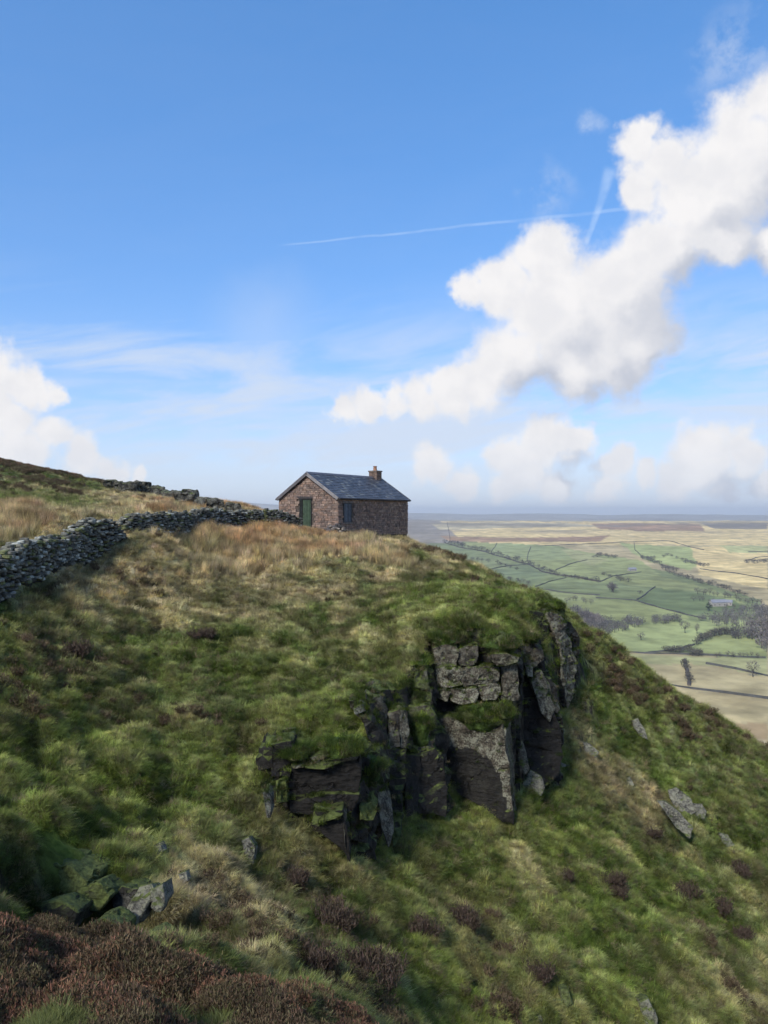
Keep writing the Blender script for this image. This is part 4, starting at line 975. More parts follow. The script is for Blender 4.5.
# row of boulders on the skyline beyond the wall
R = random.Random(21)
SKY_B = [(107,123,479,487,92,'low rounded boulder first in the skyline row'),(123,139,479,489,88,'broad dark boulder second in the skyline row'),(141,149,482,491,84,'small upright boulder alone between gaps in the skyline row'),
 (152,165,486,494,80,'wide flat boulder after the gap in the skyline row'),(165,178,488,496,78,'wide boulder touching the flat one in the skyline row'),(179,196,491,502,74,'large dark hump backed boulder in the skyline row'),
 (199,210,496,505,69,'rounded boulder above the straw bank in the skyline row'),(210,225,500,509,64,'broad pale boulder behind the top of the long wall'),(227,236,502,512,58,'squarish pale boulder standing behind the wall crest'),(237,242,504,511,56,'small dark boulder last in the skyline row')]
for x0, x1, y0, y1, d, lab in SKY_B:
    x0 -= R.uniform(1, 4); x1 += R.uniform(0, 4); y0 += R.uniform(-.5, 2.5); cx = (x0 + x1) / 2; h = HP(cx, y1 + 2, 30); d_ = d if h is None else min(max(h.y, 50), d); w = (x1 - x0) / F * d_ / 2; zt_ = zt(y0, d_); cxw = (cx - 384) / F * d_
    gz_ = hz(cxw, d_) - .3; hh = max(zt_ - gz_, .5) / 2
    bm = bmesh.new(); bmesh.ops.create_icosphere(bm, subdivisions=3, radius=1.0); _bn[0] += 1
    for v in bm.verts:
        k = 1 + .55 * mn.noise(v.co * 1.5 + Vector((_bn[0], 0, 0))); e = .55
        v.co = Vector((math.copysign(abs(v.co.x) ** e, v.co.x) * w, math.copysign(abs(v.co.y) ** e, v.co.y) * w * .8, math.copysign(abs(v.co.z) ** e, v.co.z) * hh)) * k
    me = rock_mesh('boulder', bm, M_bould, w / 3, w * .20, 1.1, _bn[0], (.5, .15, .6), 0)
    obj('boulder', me, label=lab, cat='boulder', group='boulders along the skyline', loc=(cxw, d_, gz_ + hh))

# ------------------------------------------------------------ grass, rushes and heather
def grass_mat(name, rough=.8, trans=.35):
    m = bpy.data.materials.new(name); m.use_nodes = True; m.node_tree.nodes.clear(); t = NT(m.node_tree)
    c = attr(t, 'icol', 'INSTANCER'); v = attr(t, 'col')
    c = t.mix(1.0, c, v, 'MULTIPLY')
    d = t.node('ShaderNodeBsdfDiffuse'); t.put(d.inputs[0], c); tr = t.node('ShaderNodeBsdfTranslucent'); t.put(tr.inputs[0], c)
    mx = t.node('ShaderNodeMixShader'); mx.inputs[0].default_value = trans; t.l.new(d.outputs[0], mx.inputs[1]); t.l.new(tr.outputs[0], mx.inputs[2])
    o = t.node('ShaderNodeOutputMaterial'); t.l.new(mx.outputs[0], o.inputs[0]); return m
M_grass = grass_mat('grass_blades'); M_heath = grass_mat('heather_twigs', trans=.1)

def blade(mb, R, base, a, length, lean, droop, w, col, segs=3):
    d = Vector((math.cos(a), math.sin(a), 0)); s = Vector((-d.y, d.x, 0)); p = Vector(base); ang = lean; vs = []
    for i in range(segs + 1):
        ww = w * (1 - i / segs) ** .7
        if i < segs: vs += [p - s * ww / 2, p + s * ww / 2]
        else: vs.append(p.copy())
        p = p + (d * math.sin(ang) + Vector((0, 0, math.cos(ang)))) * (length / segs); ang += droop / segs
    fs = [(2 * i, 2 * i + 1, 2 * i + 3, 2 * i + 2) for i in range(segs - 1)] + [(2 * segs - 2, 2 * segs - 1, 2 * segs)]
    mb.add(vs, fs, col)
def tuft(seed, n, rad, l0, l1, lean, droop, w, tone=.35, comb=None):
    R = random.Random(seed); mb = MB()
    for i in range(n):
        r_ = rad * math.sqrt(R.random()); a0 = R.uniform(0, 6.283); a = a0 + R.uniform(-.8, .8) if comb is None else comb + R.gauss(0, .7)
        k = R.uniform(1 - tone, 1 + tone); kk = (k, k * R.uniform(.92, 1.04), k * R.uniform(.8, 1.1))
        blade(mb, R, (r_ * math.cos(a0), r_ * math.sin(a0), -.03), a, R.uniform(l0, l1), R.uniform(.1, lean), R.uniform(.4, droop), w * R.uniform(.7, 1.3), kk)
    return mb
def heather(seed, n, rad, h):
    R = random.Random(seed); mb = MB()
    for i in range(n):
        a = R.uniform(0, 6.283); ln = R.uniform(.1, .75); L_ = h * R.uniform(.6, 1.1); b0 = Vector((rad * .5 * R.random() * math.cos(a), rad * .5 * R.random() * math.sin(a), -.03))
        tip = b0 + Vector((math.sin(ln) * math.cos(a), math.sin(ln) * math.sin(a), math.cos(ln))) * L_
        k = R.uniform(.5, .9); side = Vector((-math.sin(a), math.cos(a), 0)) * .004
        mb.add([b0 - side, b0 + side, tip], [(0, 1, 2)], (k, k * .9, k * .85))
        for j in range(7):
            f = R.uniform(.35, 1.0); p = b0.lerp(tip, f); q = p + Vector((R.uniform(-1, 1), R.uniform(-1, 1), R.uniform(.3, 1.4))).normalized() * R.uniform(.04, .10) * h / .35
            s_ = Vector((R.uniform(-1, 1), R.uniform(-1, 1), R.uniform(-.4, .4))).normalized() * .009; k2 = R.uniform(.6, 1.6)
            mb.add([p - s_, p + s_, q + s_ * .6, q - s_ * .6], [(0, 1, 2, 3)], (k2, k2 * R.uniform(.85, 1.1), k2 * .95))
    return mb
def proto(name, mb, mat):
    return bpy.data.objects.new(name, mb.mesh(name, mat))
def proto_set(name, mbs, mat):
    c = bpy.data.collections.new(name)
    for i, m in enumerate(mbs): c.objects.link(proto('%s_%02d' % (name, i), m, mat))
    return c
PS_short = proto_set('short_tuft', [tuft(k, 42, .16, .06, .17, 1.2, 1.6, .014) for k in range(4)], M_grass)
PS_long = proto_set('long_tuft', [tuft(20 + k, 56, .15, .18, .38, .9, 2.3, .012) for k in range(4)], M_grass)
PS_reed = proto_set('rush_tuft', [tuft(40 + k, 60, .13, .40, .80, .32, .7, .011) for k in range(3)], M_grass)
PS_comb = proto_set('hanging_tuft', [tuft(60 + k, 56, .16, .18, .42, 1.25, 1.5, .012, comb=0.0) for k in range(3)], M_grass)
PS_heath = proto_set('heather_sprig', [heather(80 + k, 70, .22, .38) for k in range(4)], M_heath)

def scatter(name, coll, nproto, pos, rot, scl, col, label):
    n = len(pos)
    me = bpy.data.meshes.new(name); me.vertices.add(n); me.vertices.foreach_set('co', np.asarray(pos, np.float32).ravel())
    def at(nm, ty, field, a):
        q = me.attributes.new(nm, ty, 'POINT'); q.data.foreach_set(field, np.ascontiguousarray(a).ravel())
    at('rotv', 'FLOAT_VECTOR', 'vector', np.asarray(rot, np.float32)); at('sclv', 'FLOAT', 'value', np.asarray(scl, np.float32))
    at('icol', 'FLOAT_COLOR', 'color', np.hstack([col, np.ones((n, 1))]).astype(np.float32)); at('pidx', 'INT', 'value', rng.integers(0, nproto, n).astype(np.int32))
    ng = bpy.data.node_groups.new(name, 'GeometryNodeTree'); ng.interface.new_socket('Geometry', in_out='INPUT', socket_type='NodeSocketGeometry'); ng.interface.new_socket('Geometry', in_out='OUTPUT', socket_type='NodeSocketGeometry')
    N = ng.nodes; Lk = ng.links; gi = N.new('NodeGroupInput'); go = N.new('NodeGroupOutput'); ip = N.new('GeometryNodeInstanceOnPoints')
    ci = N.new('GeometryNodeCollectionInfo'); ci.inputs['Collection'].default_value = coll; ci.inputs['Separate Children'].default_value = True; ci.inputs['Reset Children'].default_value = True
    def na(nm, ty):
        a = N.new('GeometryNodeInputNamedAttribute'); a.data_type = ty; a.inputs['Name'].default_value = nm; return a.outputs['Attribute']
    Lk.new(gi.outputs[0], ip.inputs['Points']); Lk.new(ci.outputs[0], ip.inputs['Instance']); ip.inputs['Pick Instance'].default_value = True
    Lk.new(na('pidx', 'INT'), ip.inputs['Instance Index']); Lk.new(na('rotv', 'FLOAT_VECTOR'), ip.inputs['Rotation']); Lk.new(na('sclv', 'FLOAT'), ip.inputs['Scale']); Lk.new(ip.outputs[0], go.inputs[0])
    o = obj(name, me, kind='stuff', label=label); md = o.modifiers.new('scatter', 'NODES'); md.node_group = ng
    return o

# candidate places: even over the picture's angles, thinned to a density per square metre
def slope_at(x, y, e=.15):
    gx = (hill(x + e, y) - hill(x - e, y)) / (2 * e); gy = (hill(x, y + e) - hill(x, y - e)) / (2 * e); return gx, gy
N0 = 450000
rr = np.exp(rng.uniform(math.log(3.2), math.log(115), N0)); aa = rng.uniform(-math.radians(33), math.radians(33), N0)
# more of them near by
x = rr * np.sin(aa); y = rr * np.cos(aa)
z = hill(x, y); gx, gy = slope_at(x, y)
sl_ = np.hypot(gx, gy)
keep = sl_ < 1.9
keep &= ~((((x + 3.8) / 1.15) ** 2 + ((y - 10.6) / 1.1) ** 2 < 1) & (rng.random(N0) < .93))
# inside the hut and the walls nothing grows
hx = (x + 2.99); hy = (y - 50); c57, s57 = math.cos(math.radians(57)), math.sin(math.radians(57))
lx = hx * c57 + hy * s57; ly = -hx * s57 + hy * c57
keep &= ~((lx > -.05) & (lx < HL + .05) & (ly > -.05) & (ly < HW + .05))
def near_path(path, d):
    m = np.zeros(len(x), bool)
    for (ax, ay), (bx, by) in zip(path[:-1], path[1:]):
        t_ = np.clip(((x - ax) * (bx - ax) + (y - ay) * (by - ay)) / ((bx - ax) ** 2 + (by - ay) ** 2), 0, 1)
        m |= np.hypot(x - ax - t_ * (bx - ax), y - ay - t_ * (by - ay)) < d
    return m
keep &= ~near_path([p[:2] for p in p1], .42) & ~near_path([p[:2] for p in p2], .42)
# the slabs and the hollow keep clear
for o in [o for o in bpy.data.objects if o.get('category') in ('boulder', 'stone', 'stone_slab')]:
    vs = np.array([v.co for v in o.data.vertices]); cx, cy = o.location.x + vs[:, 0].mean(), o.location.y + vs[:, 1].mean(); r_ = max(vs[:, 0].max() - vs[:, 0].min(), .2) * .45
    keep &= ~(((x - cx) / r_) ** 2 + ((y - cy) / max(r_, (vs[:, 1].max() - vs[:, 1].min()) * .5)) ** 2 < 1)
x, y, z, gx, gy, sl_ = (a[keep] for a in (x, y, z, gx, gy, sl_))
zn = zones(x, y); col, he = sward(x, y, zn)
d = np.hypot(x, y); n = len(x); ra = rng.random(n)
col = col * 1.78 * rng.uniform(.5, 1.5, (n, 1)) * np.stack([np.ones(n), rng.uniform(.9, 1.08, n), rng.uniform(.8, 1.15, n)], 1)
# single dead blades tufts among the green
dead = rng.random(n) < .10 + .12 * zn[:, 0]
col[dead] = (PAL['straw'] * .75) * rng.uniform(.6, 1.2, (dead.sum(), 1))
is_h = (he > .55 + .15 * rng.standard_normal(n)) & (fbm(x * 1.9 + 11, y * 1.9, 3) > -.13)
col = np.where(((he > .6) & ~is_h)[:, None], (PAL['olive'] * rng.uniform(.6, 1.3, (n, 1))), col / 1.78) * 1.78
redz = zn[:, 1] > .62
reedz = ss(zn[:, 0] + .25 * fbm(x * .8, y * .8, 3), .80, .93)
kind = np.where(is_h, 4, np.where(ra < reedz * .75, 2, np.where(ra < .84 - .3 * zn[:, 0], 0, np.where(ra < .92, 1, 3))))
hz_ = np.where(sl_ > .75, 3, kind); kind = np.where((kind < 2) & (rng.random(n) < .35), hz_, kind)
kind = np.where((kind == 2) & (y > 60), 1, kind)
# the scale grows gently with distance so that the sward stays closed
base_s = np.clip((d / 17) ** .5, .55, 2.2) * .60
patch = 1 + .5 * fbm(x * .9 + 70, y * .9, 3)
GR = [('short_grass', PS_short, 4, 0, 'short mossy grass of the hillside'), ('tussock_grass', PS_long, 4, 1, 'long pale tussock grass of the hillside'), ('moor_rushes', PS_reed, 3, 2, 'tall rust coloured grass before the hut and wall'),
      ('hanging_grass', PS_comb, 3, 3, 'grass combed down the steep slope'), ('heather', PS_heath, 4, 4, 'dark brown heather of the foreground and slope')]
for nm, ps, npr, kk, lab in GR:
    s_ = kind == kk; m_ = s_.sum(); s2 = base_s[s_] * patch[s_] * rng.uniform(.65, 1.35, m_)
    if kk == 2: s2 = np.clip(s2, .4, 1.1) * .95 * np.where(np.hypot(x[s_] + 4, y[s_] - 49.5) < 3.0, .6, 1)
    if kk == 4: s2 = np.minimum(s2, 1.3) * .9
    nx_, ny_ = -gx[s_], -gy[s_]; tilt = .35
    rot = np.stack([np.arctan(-ny_ * 1.0) * tilt, np.arctan(nx_) * tilt, rng.uniform(0, 6.283, m_)], 1)
    if kk == 3: rot = np.stack([np.zeros(m_), np.zeros(m_), np.arctan2(ny_, nx_)], 1) + rng.normal(0, .25, (m_, 3))
    c_ = col[s_].copy()
    if kk == 4:
        w = rng.random((m_, 1)); rdz = (redz[s_] & (fbm(x[s_] * 1.4, y[s_] * 1.4 + 50, 3) > -.05)).astype(float)[:, None]
        c_ = PAL['heather'] * 2.3 * rng.uniform(.6, 1.5, (m_, 1)); c_ = c_ + (PAL['red'] * 1.15 * rng.uniform(.7, 1.9, (m_, 1)) - c_) * rdz * (w > .3)
        c_ = np.where((w > .72), np.array([.11, .10, .055]) * rng.uniform(.6, 1.3, (m_, 1)), c_)
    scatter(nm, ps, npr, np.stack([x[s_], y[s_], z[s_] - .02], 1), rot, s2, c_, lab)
# turf on the sods and over the lip of the crag
px_, rt_, sc_, cl_ = [], [], [], []
for c, a, dp, b_ in EXTRA_TUFTS:
    for _ in range(int(240 * max(a, .25))):
        th = rng.uniform(0, 6.283); ph = math.acos(rng.uniform(-.15, 1)); nx_, ny_, nz_ = math.sin(ph) * math.cos(th), math.sin(ph) * math.sin(th), math.cos(ph)
        if ny_ > .4: continue
        px_.append((c.x + nx_ * a * .98, c.y + ny_ * dp * .98, c.z + nz_ * b_ * .95)); rt_.append((0, 0, math.atan2(ny_, nx_) + rng.normal(0, .4))); sc_.append(rng.uniform(.4, 1.0))
        k = rng.random(); cl_.append((PAL['green'] if k < .5 else PAL['bright'] if k < .75 else PAL['olive'] if k < .9 else PAL['straw'] * .6) * rng.uniform(.8, 1.9))
# moss and grass rooted on the ledges of the rock
for o in list(crag.children):
    if not o.name.startswith(('rock', 'mossy', 'pale')): continue
    me = o.data; nf_ = len(me.polygons); nr_ = np.empty(nf_ * 3); me.polygons.foreach_get('normal', nr_); nr_ = nr_.reshape(-1, 3); ce = np.empty(nf_ * 3); me.polygons.foreach_get('center', ce); ce = ce.reshape(-1, 3); ar = np.empty(nf_); me.polygons.foreach_get('area', ar)
    okf = np.where(nr_[:, 2] > .55)[0]
    for i in okf:
        m_ = rng.poisson(ar[i] * (42 if mn.noise(Vector(ce[i]) * 1.3) > -.15 else 8))
        for _ in range(m_):
            px_.append(tuple(ce[i] + np.array(CO) + rng.normal(0, .04, 3) * (1, 1, 0))); rt_.append((0, 0, -math.pi / 2 + rng.normal(0, .6))); sc_.append(rng.uniform(.3, .75)); k = rng.random()
            cl_.append((PAL['green'] if k < .5 else PAL['bright'] if k < .7 else PAL['olive'] if k < .9 else PAL['straw'] * .6) * rng.uniform(.6, 1.6))
for xr in np.arange(-3.1, 9.6, .045):
    yr = float(RIMY(xr)); 
    for _ in range(2):
        yy = yr + rng.uniform(.25, .9); xx = xr + rng.uniform(-.05, .05); zz = hz(xx, yy)
        px_.append((xx, yy, zz)); rt_.append((0, 0, -math.pi / 2 + rng.normal(0, .5))); sc_.append(rng.uniform(.5, 1.25)); k = rng.random()
        cl_.append((PAL['green'] if k < .5 else PAL['bright'] if k < .7 else PAL['olive'] if k < .88 else PAL['straw'] * .7) * rng.uniform(.8, 1.9))
scatter('rim_grass', PS_comb, 3, px_, rt_, sc_, np.array(cl_), 'grass hanging over the lip and ledges of the crag')

# single dark heather bushes on the slopes
hb_meshes = []
for k in range(3):
    mb = MB(); R = random.Random(300 + k)
    for _ in range(9):
        sub = heather(310 + k * 10 + _, 40, .22, .42); o_ = (R.uniform(-.45, .45), R.uniform(-.35, .35), 0); mb.add([(v[0] + o_[0], v[1] + o_[1], v[2]) for v in sub.v], sub.f, (1, 1, 1)); mb.c[-len(sub.v):] = [tuple(q * w_ for q, w_ in zip(c_, (.060, .046, .036))) for c_ in sub.c]
    hb_meshes.append(mb)
M_bush = vcol_mat('heather_bush', 5.0, .3, .95, spec=.05)
hb_me = [m.mesh('heather_bush', M_bush) for m in hb_meshes]
for i, (px, py, s_, lab) in enumerate([(615,884,.8,'dark heather bush alone in the middle of the right slope'),(622,896,.7,'dark heather bush touching the lone one on the right slope, below it'),(653,838,.7,'dark brown heather bush below the straw gully'),
 (685,898,1.0,'wide dark heather bush under the low grey slab'),(720,912,.9,'dark heather bush right of the wide one near the edge'),(738,936,.8,'dark heather bush lowest by the edge of the right slope'),(566,877,.6,'small dark heather bush left of the lone one'),
 (535,978,.9,'dark heather bush beside the bright moss at the slope foot'),(744,876,.9,'dark heather bush high by the edge of the right slope'),(336,930,1.0,'upright dark heather bush below the lower crag'),(425,935,.8,'black brown heather bush alone under the crag foot grass'),
 (462,926,.8,'dark heather bush with a trailing tail under the central buttress'),(365,982,1.1,'big reddish brown heather bush just behind the heather carpet'),(290,884,.7,'dark heather bush beside the small upright slab'),(307,964,.8,'dark heather bush left of the big reddish one'),(204,640,.9,'dark heather tuft on the mossy slope below the wall'),(80,655,1.0,'dark heather clump high on the left slope')]):
    h = HP(px, py)
    if h is None: continue
    o = obj('heather_bush', hb_me[i % 3], label=lab, cat='heather bush', group='dark heather bushes on the slopes', loc=h); o.scale = (s_, s_, s_ * 1.15); o.rotation_euler = (0, 0, i * 1.3)

# ------------------------------------------------------------ the valley: walls, hedges, trees, woods, a farm
M_far = vcol_mat('far_plants', .15, .3, .95, spec=.05)
M_tree = vcol_mat('winter_tree', .8, .3, .95, spec=.05)
def line_pts(pts, step=14.0):
    P3 = [VP(*p) for p in pts]; out = [P3[0]]
    for a, b_ in zip(P3[:-1], P3[1:]):
        n = max(1, int((b_ - a).length / step)); out += [a.lerp(b_, (k + 1) / n) for k in range(n)]
    for p in out: p.z = float(valley(np.array([p.x]), np.array([p.y]))[0])
    return out
def strip(name, pts, w, h, col, label, cat, rough=.3, group=None):
    pp = line_pts(pts); o = pp[0].copy(); mb = MB(); R = random.Random(len(pp) * 7 + int(pts[0][0])); vs = []; fs = []
    for i, p in enumerate(pp):
        a = pp[max(i - 1, 0)]; b_ = pp[min(i + 1, len(pp) - 1)]; t_ = (b_ - a); t_.z = 0; t_.normalize(); s_ = Vector((-t_.y, t_.x, 0)) * w / 2
        hh = h * R.uniform(1 - rough, 1 + rough); q = p - o; j = Vector((R.uniform(-1, 1), R.uniform(-1, 1), 0)) * w * rough
        vs += [q - s_ - Vector((0, 0, 1)), q - s_ * .7 + j + Vector((0, 0, hh)), q + s_ * .7 + j + Vector((0, 0, hh * R.uniform(.85, 1.1))), q + s_ - Vector((0, 0, 1))]
    for i in range(len(pp) - 1):
        b0, b1 = 4 * i, 4 * i + 4
        for k in range(3): fs.append((b0 + k, b1 + k, b1 + k + 1, b0 + k + 1))
    n = 4 * len(pp) - 4; fs += [(0, 1, 2, 3), (n + 3, n + 2, n + 1, n)]
    mb.add(vs, fs, col); return obj(name, mb.mesh(name, M_far), label=label, cat=cat, group=group, loc=o)
WC, HC = (.075, .075, .07), (.07, .062, .055)
for pts, lab in [
 ([(596,598),(635,600.5),(687,615),(706,619)], 'field wall below the dark green field in the valley'),
 ([(637,600),(646,594),(655,587)], 'short thick wall on the edge of the dark green field'),
 ([(600,582),(615,576),(641,572)], 'field wall under the farm track north of the dark field'),
 ([(488,570),(508,566),(530,564)], 'curved wall crossing the blue green field beside the moor edge'),
 ([(556,570),(568,565),(587,560)], 'curved field wall between two light green fields'),
 ([(535,587),(548,582),(566,578)], 'wall rising to the hedgerow in the middle fields'),
 ([(527,588),(560,592),(600,595.5)], 'long straight wall behind the crag shoulder'),
 ([(497,543),(494,548),(491,553)], 'short wall at the narrow end of the upper fields'),
 ([(531,547),(528,554),(527,561)], 'crooked wall between the upper green fields'),
 ([(600,649),(622,652),(644,653.5),(670,651),(694,645)], 'wall along the near edge of the pale green field'),
 ([(644,653.5),(700,655),(766,658)], 'long straight wall below the tree row'),
 ([(706,664),(735,669),(775,678)], 'broken wall by the lone bare tree'),
 ([(620,676),(641,680),(700,690),(775,700)], 'long dark wall across the straw coloured pasture'),
 ([(545,546),(600,543.5),(633,542),(668,541),(690,547),(704,550)], 'pale moor boundary wall above the hedgerow'),
 ([(748,552),(775,552)], 'dark field wall at the moor foot'),
 ([(634,543),(635,550),(642,558)], 'little wall dropping from the moor boundary'),
 ([(447,522),(449,532),(450,541)], 'straight wall climbing the moor behind the hut'),
 ([(745,561),(760,557),(775,556)], 'thin wall over the straw coloured moor slope'),
 ([(700,569),(740,574),(775,580)], 'dark wall at the foot of the bright moor')]:
    strip('field_wall', pts, 1.5, 1.4, WC, lab, 'wall', .35)
for pts, lab in [
 ([(445,543),(488,553),(530,565),(556,575),(600,582)], 'long dark hedgerow running down from behind the hut'),
 ([(684,661),(687,672),(690,686)], 'short tall hedge running down the straw pasture')]:
    strip('hedgerow', pts, 2.6, 2.2, HC, lab, 'hedge', .35)

def tree_proto(seed, kind):
    R = random.Random(seed); tr = MB(); cr = MB(); H = 1.0
    tr.tube((0, 0, -.05), (R.uniform(-.03, .03), 0, .42), .032, .020, 5, (.05, .045, .04))
    tips = []
    for i in range(9):
        a = i * 2.4 + R.uniform(-.3, .3); z0 = R.uniform(.22, .42); l = R.uniform(.22, .36); e = R.uniform(.5, 1.25)
        b_ = Vector((0, 0, z0)); t_ = b_ + Vector((math.cos(a) * math.cos(e), math.sin(a) * math.cos(e), math.sin(e))) * l
        tr.tube(b_, t_, .014, .005, 4, (.05, .045, .04), cap=False); tips.append(t_)
    n = 260 if kind != 'bush' else 200
    for i in range(n):
        while True:
            p = Vector((R.uniform(-1, 1), R.uniform(-1, 1), R.uniform(-1, 1)))
            if p.length < 1 and p.length > .25: break
        if kind == 'bush': c = Vector((p.x * .52, p.y * .52, .42 + p.z * .40))
        elif kind == 'cone': c = Vector((p.x * .26 * (1 - .35 * p.z), p.y * .26 * (1 - .35 * p.z), .55 + p.z * .45))
        else: c = Vector((p.x * .40, p.y * .40, .62 + p.z * .36))
        if mn.noise(c * 4 + Vector((seed, 0, 0))) < -.16: continue
        d = (p.normalized() + Vector((R.uniform(-.6, .6), R.uniform(-.6, .6), R.uniform(-.2, .7)))).normalized() * R.uniform(.05, .12)
        s_ = Vector((R.uniform(-1, 1), R.uniform(-1, 1), R.uniform(-1, 1))).normalized() * (.012 if kind == 'tree' else .024)
        k = R.uniform(.6, 1.4); base = (.105, .092, .085) if kind != 'cone' else (.025, .04, .022)
        if kind == 'bush': base = (.085, .08, .065)
        cr.add([c - d - s_, c - d + s_, c + d + s_ * .4, c + d - s_ * .4], [(0, 1, 2, 3)], tuple(v * k for v in base))
    return tr.mesh('trunk', M_tree), cr.mesh('crown', M_tree)
TP = {k: [tree_proto(100 + i * 7 + j, k) for i in range(4)] for j, k in enumerate(('tree', 'bush', 'cone'))}
def tree(px, py, hpx, kind, label, group=None, sq=1.0):
    p = VP(px, py); d = p.y; h = hpx / F * d; R = random.Random(int(px * 31 + py * 7)); tm, cm = R.choice(TP[kind])
    nm = {'tree': 'bare_tree', 'bush': 'shrub', 'cone': 'evergreen_tree'}[kind]
    e = obj(nm, None, label=label, cat='tree' if kind != 'bush' else 'shrub', group=group, loc=p); e.scale = (h * sq, h * sq, h); e.rotation_euler = (0, 0, R.uniform(0, 6.28))
    obj('trunk', tm, e); obj('crown', cm, e); return e
SPECIAL = [(641,640,8,'tree','lone round bare tree in the middle of the pale green field',1.3),(685,633,13,'tree','tall bare tree at the far edge of the pale green field',1.0),(697,634,11,'tree','thin bare tree just beside the tall one at the field edge',.7),
 (714,632,5,'tree','small bare tree by itself near the far field edge',1.2),(753,677,17,'tree','big lone bare tree on the near wall of the valley',.95),(709,611,9,'cone','dark evergreen tree standing alone beside the dark green field',1.3),
 (685,667,11,'bush','tall dark bush at the head of the short hedge',.8),(690,679,7,'bush','low bush halfway down the short hedge',1.0),(640,594,5,'bush','small bush in the corner of the dark green field',1.2),
 (604,656,10,'tree','bare tree on the near wall next to the crag shoulder',1.1),(612,650,8,'tree','smaller bare tree near the crag shoulder',1.2)]
for px, py, h, k, lab, sq in SPECIAL: tree(px, py, h, k, lab, None, sq)
R = random.Random(77)
ROWS = [([(684,664),(687,672),(690,684)],7,(5,8),'bush','bush of the short hedge down the straw pasture','bushes of the short hedge'),
 ([(478,578),(500,577),(530,585)],12,(4,6),'bush','bush in the line under the curved wall','bushes under the curved wall'),
 ([(560,603),(575,601),(592,605)],8,(4,6),'tree','small tree just past the crag shoulder','small trees past the crag shoulder'),
 ([(690,600),(720,604),(740,612)],10,(4,6),'tree','small tree below the dark green field','trees at the lower edge of the dark green field'),
 ([(650,558),(668,556),(690,562),(706,568)],12,(3,4),'bush','bush on the bright bank under the moor wall','bushes on the bright bank'),
 ([(445,543),(488,553),(530,565),(556,575),(600,582)],44,(3.5,6.5),'bush','dark bush in the long hedgerow behind the hut','bushes of the long hedgerow'),
 ([(666,571),(674,575),(698,582),(722,588),(745,596)],24,(4,7),'bush','dark tree in the row above the dark green field','trees along the top of the dark green field'),
 ([(696,594),(731,598),(749,604),(764,603)],16,(5,8),'tree','grey tree of the belt beside the hidden farm','trees beside the hidden farm'),
 ([(664,650),(672,652),(684,652),(692,650)],9,(7,9),'bush','bushy tree in the clump where walls meet','clump where the walls meet'),
 ([(692,655),(702,656)],4,(8,9.5),'bush','round bushy tree in the pair after the clump','pair of bushy trees after the clump'),
 ([(713,657),(722,657),(735,657),(742,657),(751,657),(762,658)],9,(4.5,6),'tree','small round tree on the long straight wall','row of small trees on the straight wall'),
 ([(694,645),(702,640),(714,636),(730,634)],16,(7,10),'bush','dark tree in the spinney jutting into the pale field','spinney in the pale field'),
 ([(610,590),(614,592)],5,(8,10),'tree','tree in the small round field copse','small round copse'),
 ([(586,598),(614,594)],0,(8,10),'tree','',''),
 ([(592,557),(600,556),(617,558)],11,(3,4.5),'bush','bush in the brown thicket at the moor foot','thicket at the moor foot'),
 ([(640,558),(655,563),(668,569),(676,572)],16,(3.5,6),'bush','bush on the bank below the moor boundary','bushes on the bank below the moor'),
 ([(685,562),(697,565),(708,566)],9,(3,4.5),'bush','bush in the loose patch on the moor slope','bushes on the moor slope'),
 ([(745,562),(757,563),(768,562)],8,(4,5.5),'bush','bush in the dark patch at the far moor foot','dark bushes at the far moor foot'),
 ([(600,574),(612,578),(630,582)],9,(3.5,5.5),'bush','bush under the farm track','bushes under the farm track'),
 ([(470,560),(490,562),(506,566),(520,572)],9,(3,5),'bush','bush in the blue green field behind the crest','bushes in the blue green field')]
for pts, n, (h0, h1), k, lab, grp in ROWS:
    L_ = [0]
    for a, b_ in zip(pts[:-1], pts[1:]): L_.append(L_[-1] + math.hypot(b_[0] - a[0], b_[1] - a[1]))
    for i in range(n):
        s_ = (i + R.uniform(.1, .9)) / n * L_[-1]; px = np.interp(s_, L_, [p[0] for p in pts]); py = np.interp(s_, L_, [p[1] for p in pts])
        tree(px + R.uniform(-1, 1), py + R.uniform(-.6, .8), R.uniform(h0, h1), k, lab + (', left end', ', middle', ', right end')[min(2, 3 * i // n)], grp, R.uniform(.9, 1.5))
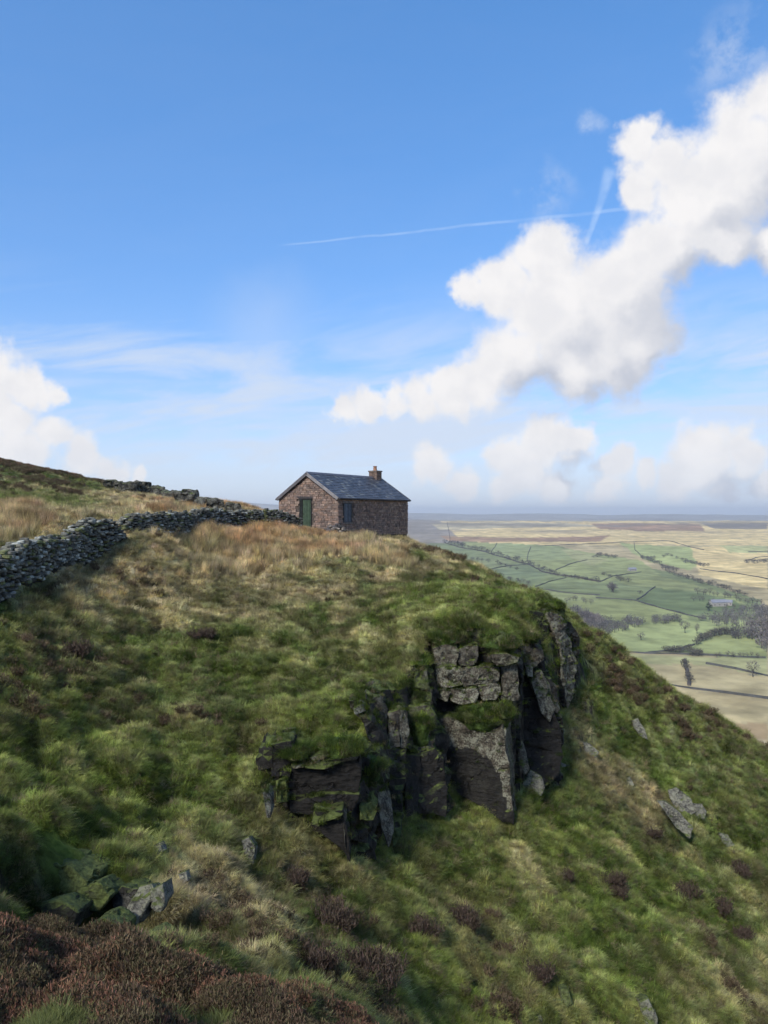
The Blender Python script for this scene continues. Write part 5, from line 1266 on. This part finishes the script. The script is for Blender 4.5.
# woods that read as one mass: crowns packed along a band
def woods(name, poly, n, h, col, label):
    """poly: image outline of the ground the wood stands on"""
    xs = [p[0] for p in poly]; ys = [p[1] for p in poly]; R = random.Random(n); mb = MB(); o = VP(sum(xs) / len(xs), sum(ys) / len(ys)); c = 0
    while c < n:
        px, py = R.uniform(min(xs), max(xs)), R.uniform(min(ys), max(ys)); ins = False
        for i in range(len(poly)):
            x1, y1 = poly[i]; x2, y2 = poly[(i + 1) % len(poly)]
            if y1 != y2 and (y1 > py) != (y2 > py) and px < (x2 - x1) * (py - y1) / (y2 - y1) + x1: ins = not ins
        if not ins: continue
        c += 1; p = VP(px, py) - o; H = h * R.uniform(.7, 1.2) / F * (p.y + o.y); rr_ = H * R.uniform(.35, .5); k0 = R.uniform(.7, 1.3)
        mb.tube(p, p + Vector((0, 0, H * .5)), H * .03, H * .015, 3, (.05, .045, .04), cap=False)
        for j in range(70):
            th = R.uniform(0, 6.283); ph = math.acos(R.uniform(-.7, 1)); q = Vector((math.sin(ph) * math.cos(th) * rr_, math.sin(ph) * math.sin(th) * rr_, H * .60 + math.cos(ph) * H * .4)) * R.uniform(.6, 1.0)
            s_ = Vector((R.uniform(-1, 1), R.uniform(-1, 1), R.uniform(-1, 1))).normalized() * H * .035; d_ = Vector((R.uniform(-1, 1), R.uniform(-1, 1), R.uniform(.2, 1.5))).normalized() * H * .09; k = k0 * R.uniform(.6, 1.4)
            mb.add([p + q - d_ - s_, p + q - d_ + s_, p + q + d_], [(0, 1, 2)], tuple(v * k for v in col))
    return obj(name, mb.mesh(name, M_tree), kind='stuff', label=label, loc=o)
woods('woodland', [(590,624),(640,622),(678,619),(680,623),(640,627),(606,636),(585,640)], 120, 8.5, (.11, .105, .10), 'dark belt of bare wood across the valley floor')
woods('woodland', [(700,620),(730,612),(775,606),(775,618),(745,626),(706,627)], 110, 8, (.13, .122, .115), 'grey bare wood around the hidden farm')
woods('woodland', [(742,632),(775,616),(775,655),(766,654),(752,640)], 60, 14, (.14, .125, .115), 'grey brown wood at the edge of the picture')
woods('woodland', [(728,632),(755,630),(756,638),(732,640)], 25, 9, (.075, .07, .065), 'dark wood joining the spinney to the brown wood')
woods('woodland', [(560,612),(588,612),(600,622),(590,634),(566,630)], 60, 9, (.10, .09, .09), 'thin bare wood behind the crag shoulder')
woods('woodland', [(574,634),(600,640),(606,650),(590,652)], 22, 9, (.13, .12, .11), 'pale bare trees massed below the crag shoulder')
# farm buildings half hidden by trees
M_farm = vcol_mat('farm_stone', .4, .15, .9)
def farm(px, py, w, d_, h, rot, label):
    p = VP(px, py); e = obj('farm_building', None, label=label, cat='farm building', loc=p); e.rotation_euler = (0, 0, rot)
    m_ = MB(); m_.box((-w / 2, -d_ / 2, -1), (w / 2, d_ / 2, h), (.30, .28, .25)); m_.add([(-w / 2, -d_ / 2, h), (-w / 2, d_ / 2, h), (-w / 2, 0, h + d_ * .4), (w / 2, -d_ / 2, h), (w / 2, d_ / 2, h), (w / 2, 0, h + d_ * .4)], [(0, 2, 1), (3, 4, 5)], (.30, .28, .25))
    obj('wall', m_.mesh('wall', M_farm), e); m_ = MB(); q = .5; r_ = d_ * .4
    for s_ in (1, -1):
        a = [Vector((-w / 2 - q, s_ * (d_ / 2 + q), h - q * .8)), Vector((w / 2 + q, s_ * (d_ / 2 + q), h - q * .8)), Vector((w / 2 + q, 0, h + r_ + .1)), Vector((-w / 2 - q, 0, h + r_ + .1))]
        m_.add(a + [v + Vector((0, 0, .35)) for v in a], [(0, 1, 2, 3), (4, 5, 6, 7), (0, 1, 5, 4), (1, 2, 6, 5), (2, 3, 7, 6), (3, 0, 4, 7)], (.20, .21, .24))
    obj('roof', m_.mesh('roof', M_farm), e)
    for k in range(3):
        m_ = MB(); x_ = -w / 3 + k * w / 3; m_.box((x_ - .6, -d_ / 2 - .06, 1.2), (x_ + .6, -d_ / 2 + .1, 2.6), (.03, .03, .035)); obj('window', m_.mesh('window', M_farm), e)
farm(718, 606, 20, 7, 5, .2, 'long pale roofed farmhouse among the trees of the valley')
farm(727, 605, 12, 6, 4, -.5, 'smaller farm building right next to the farmhouse')
farm(632, 571, 16, 6, 4, .3, 'small pale farm on the track below the moor')

# ------------------------------------------------------------ the air
mh = bpy.data.materials.new('haze'); mh.use_nodes = True; mh.node_tree.nodes.clear()
t = NT(mh.node_tree); pv = t.node('ShaderNodeVolumePrincipled'); oo = t.node('ShaderNodeOutputMaterial')
pv.inputs['Color'].default_value = (0.90, 0.95, 1.0, 1); pv.inputs['Density'].default_value = 1.15e-4; pv.inputs['Anisotropy'].default_value = 0.2
t.l.new(pv.outputs[0], oo.inputs['Volume'])
hb = MB(); hb.box((-15000, -15000, -200), (15000, 15000, 120))
obj('haze', hb.mesh('haze', mh), kind='stuff', label='thin blue haze in the air over the valley')
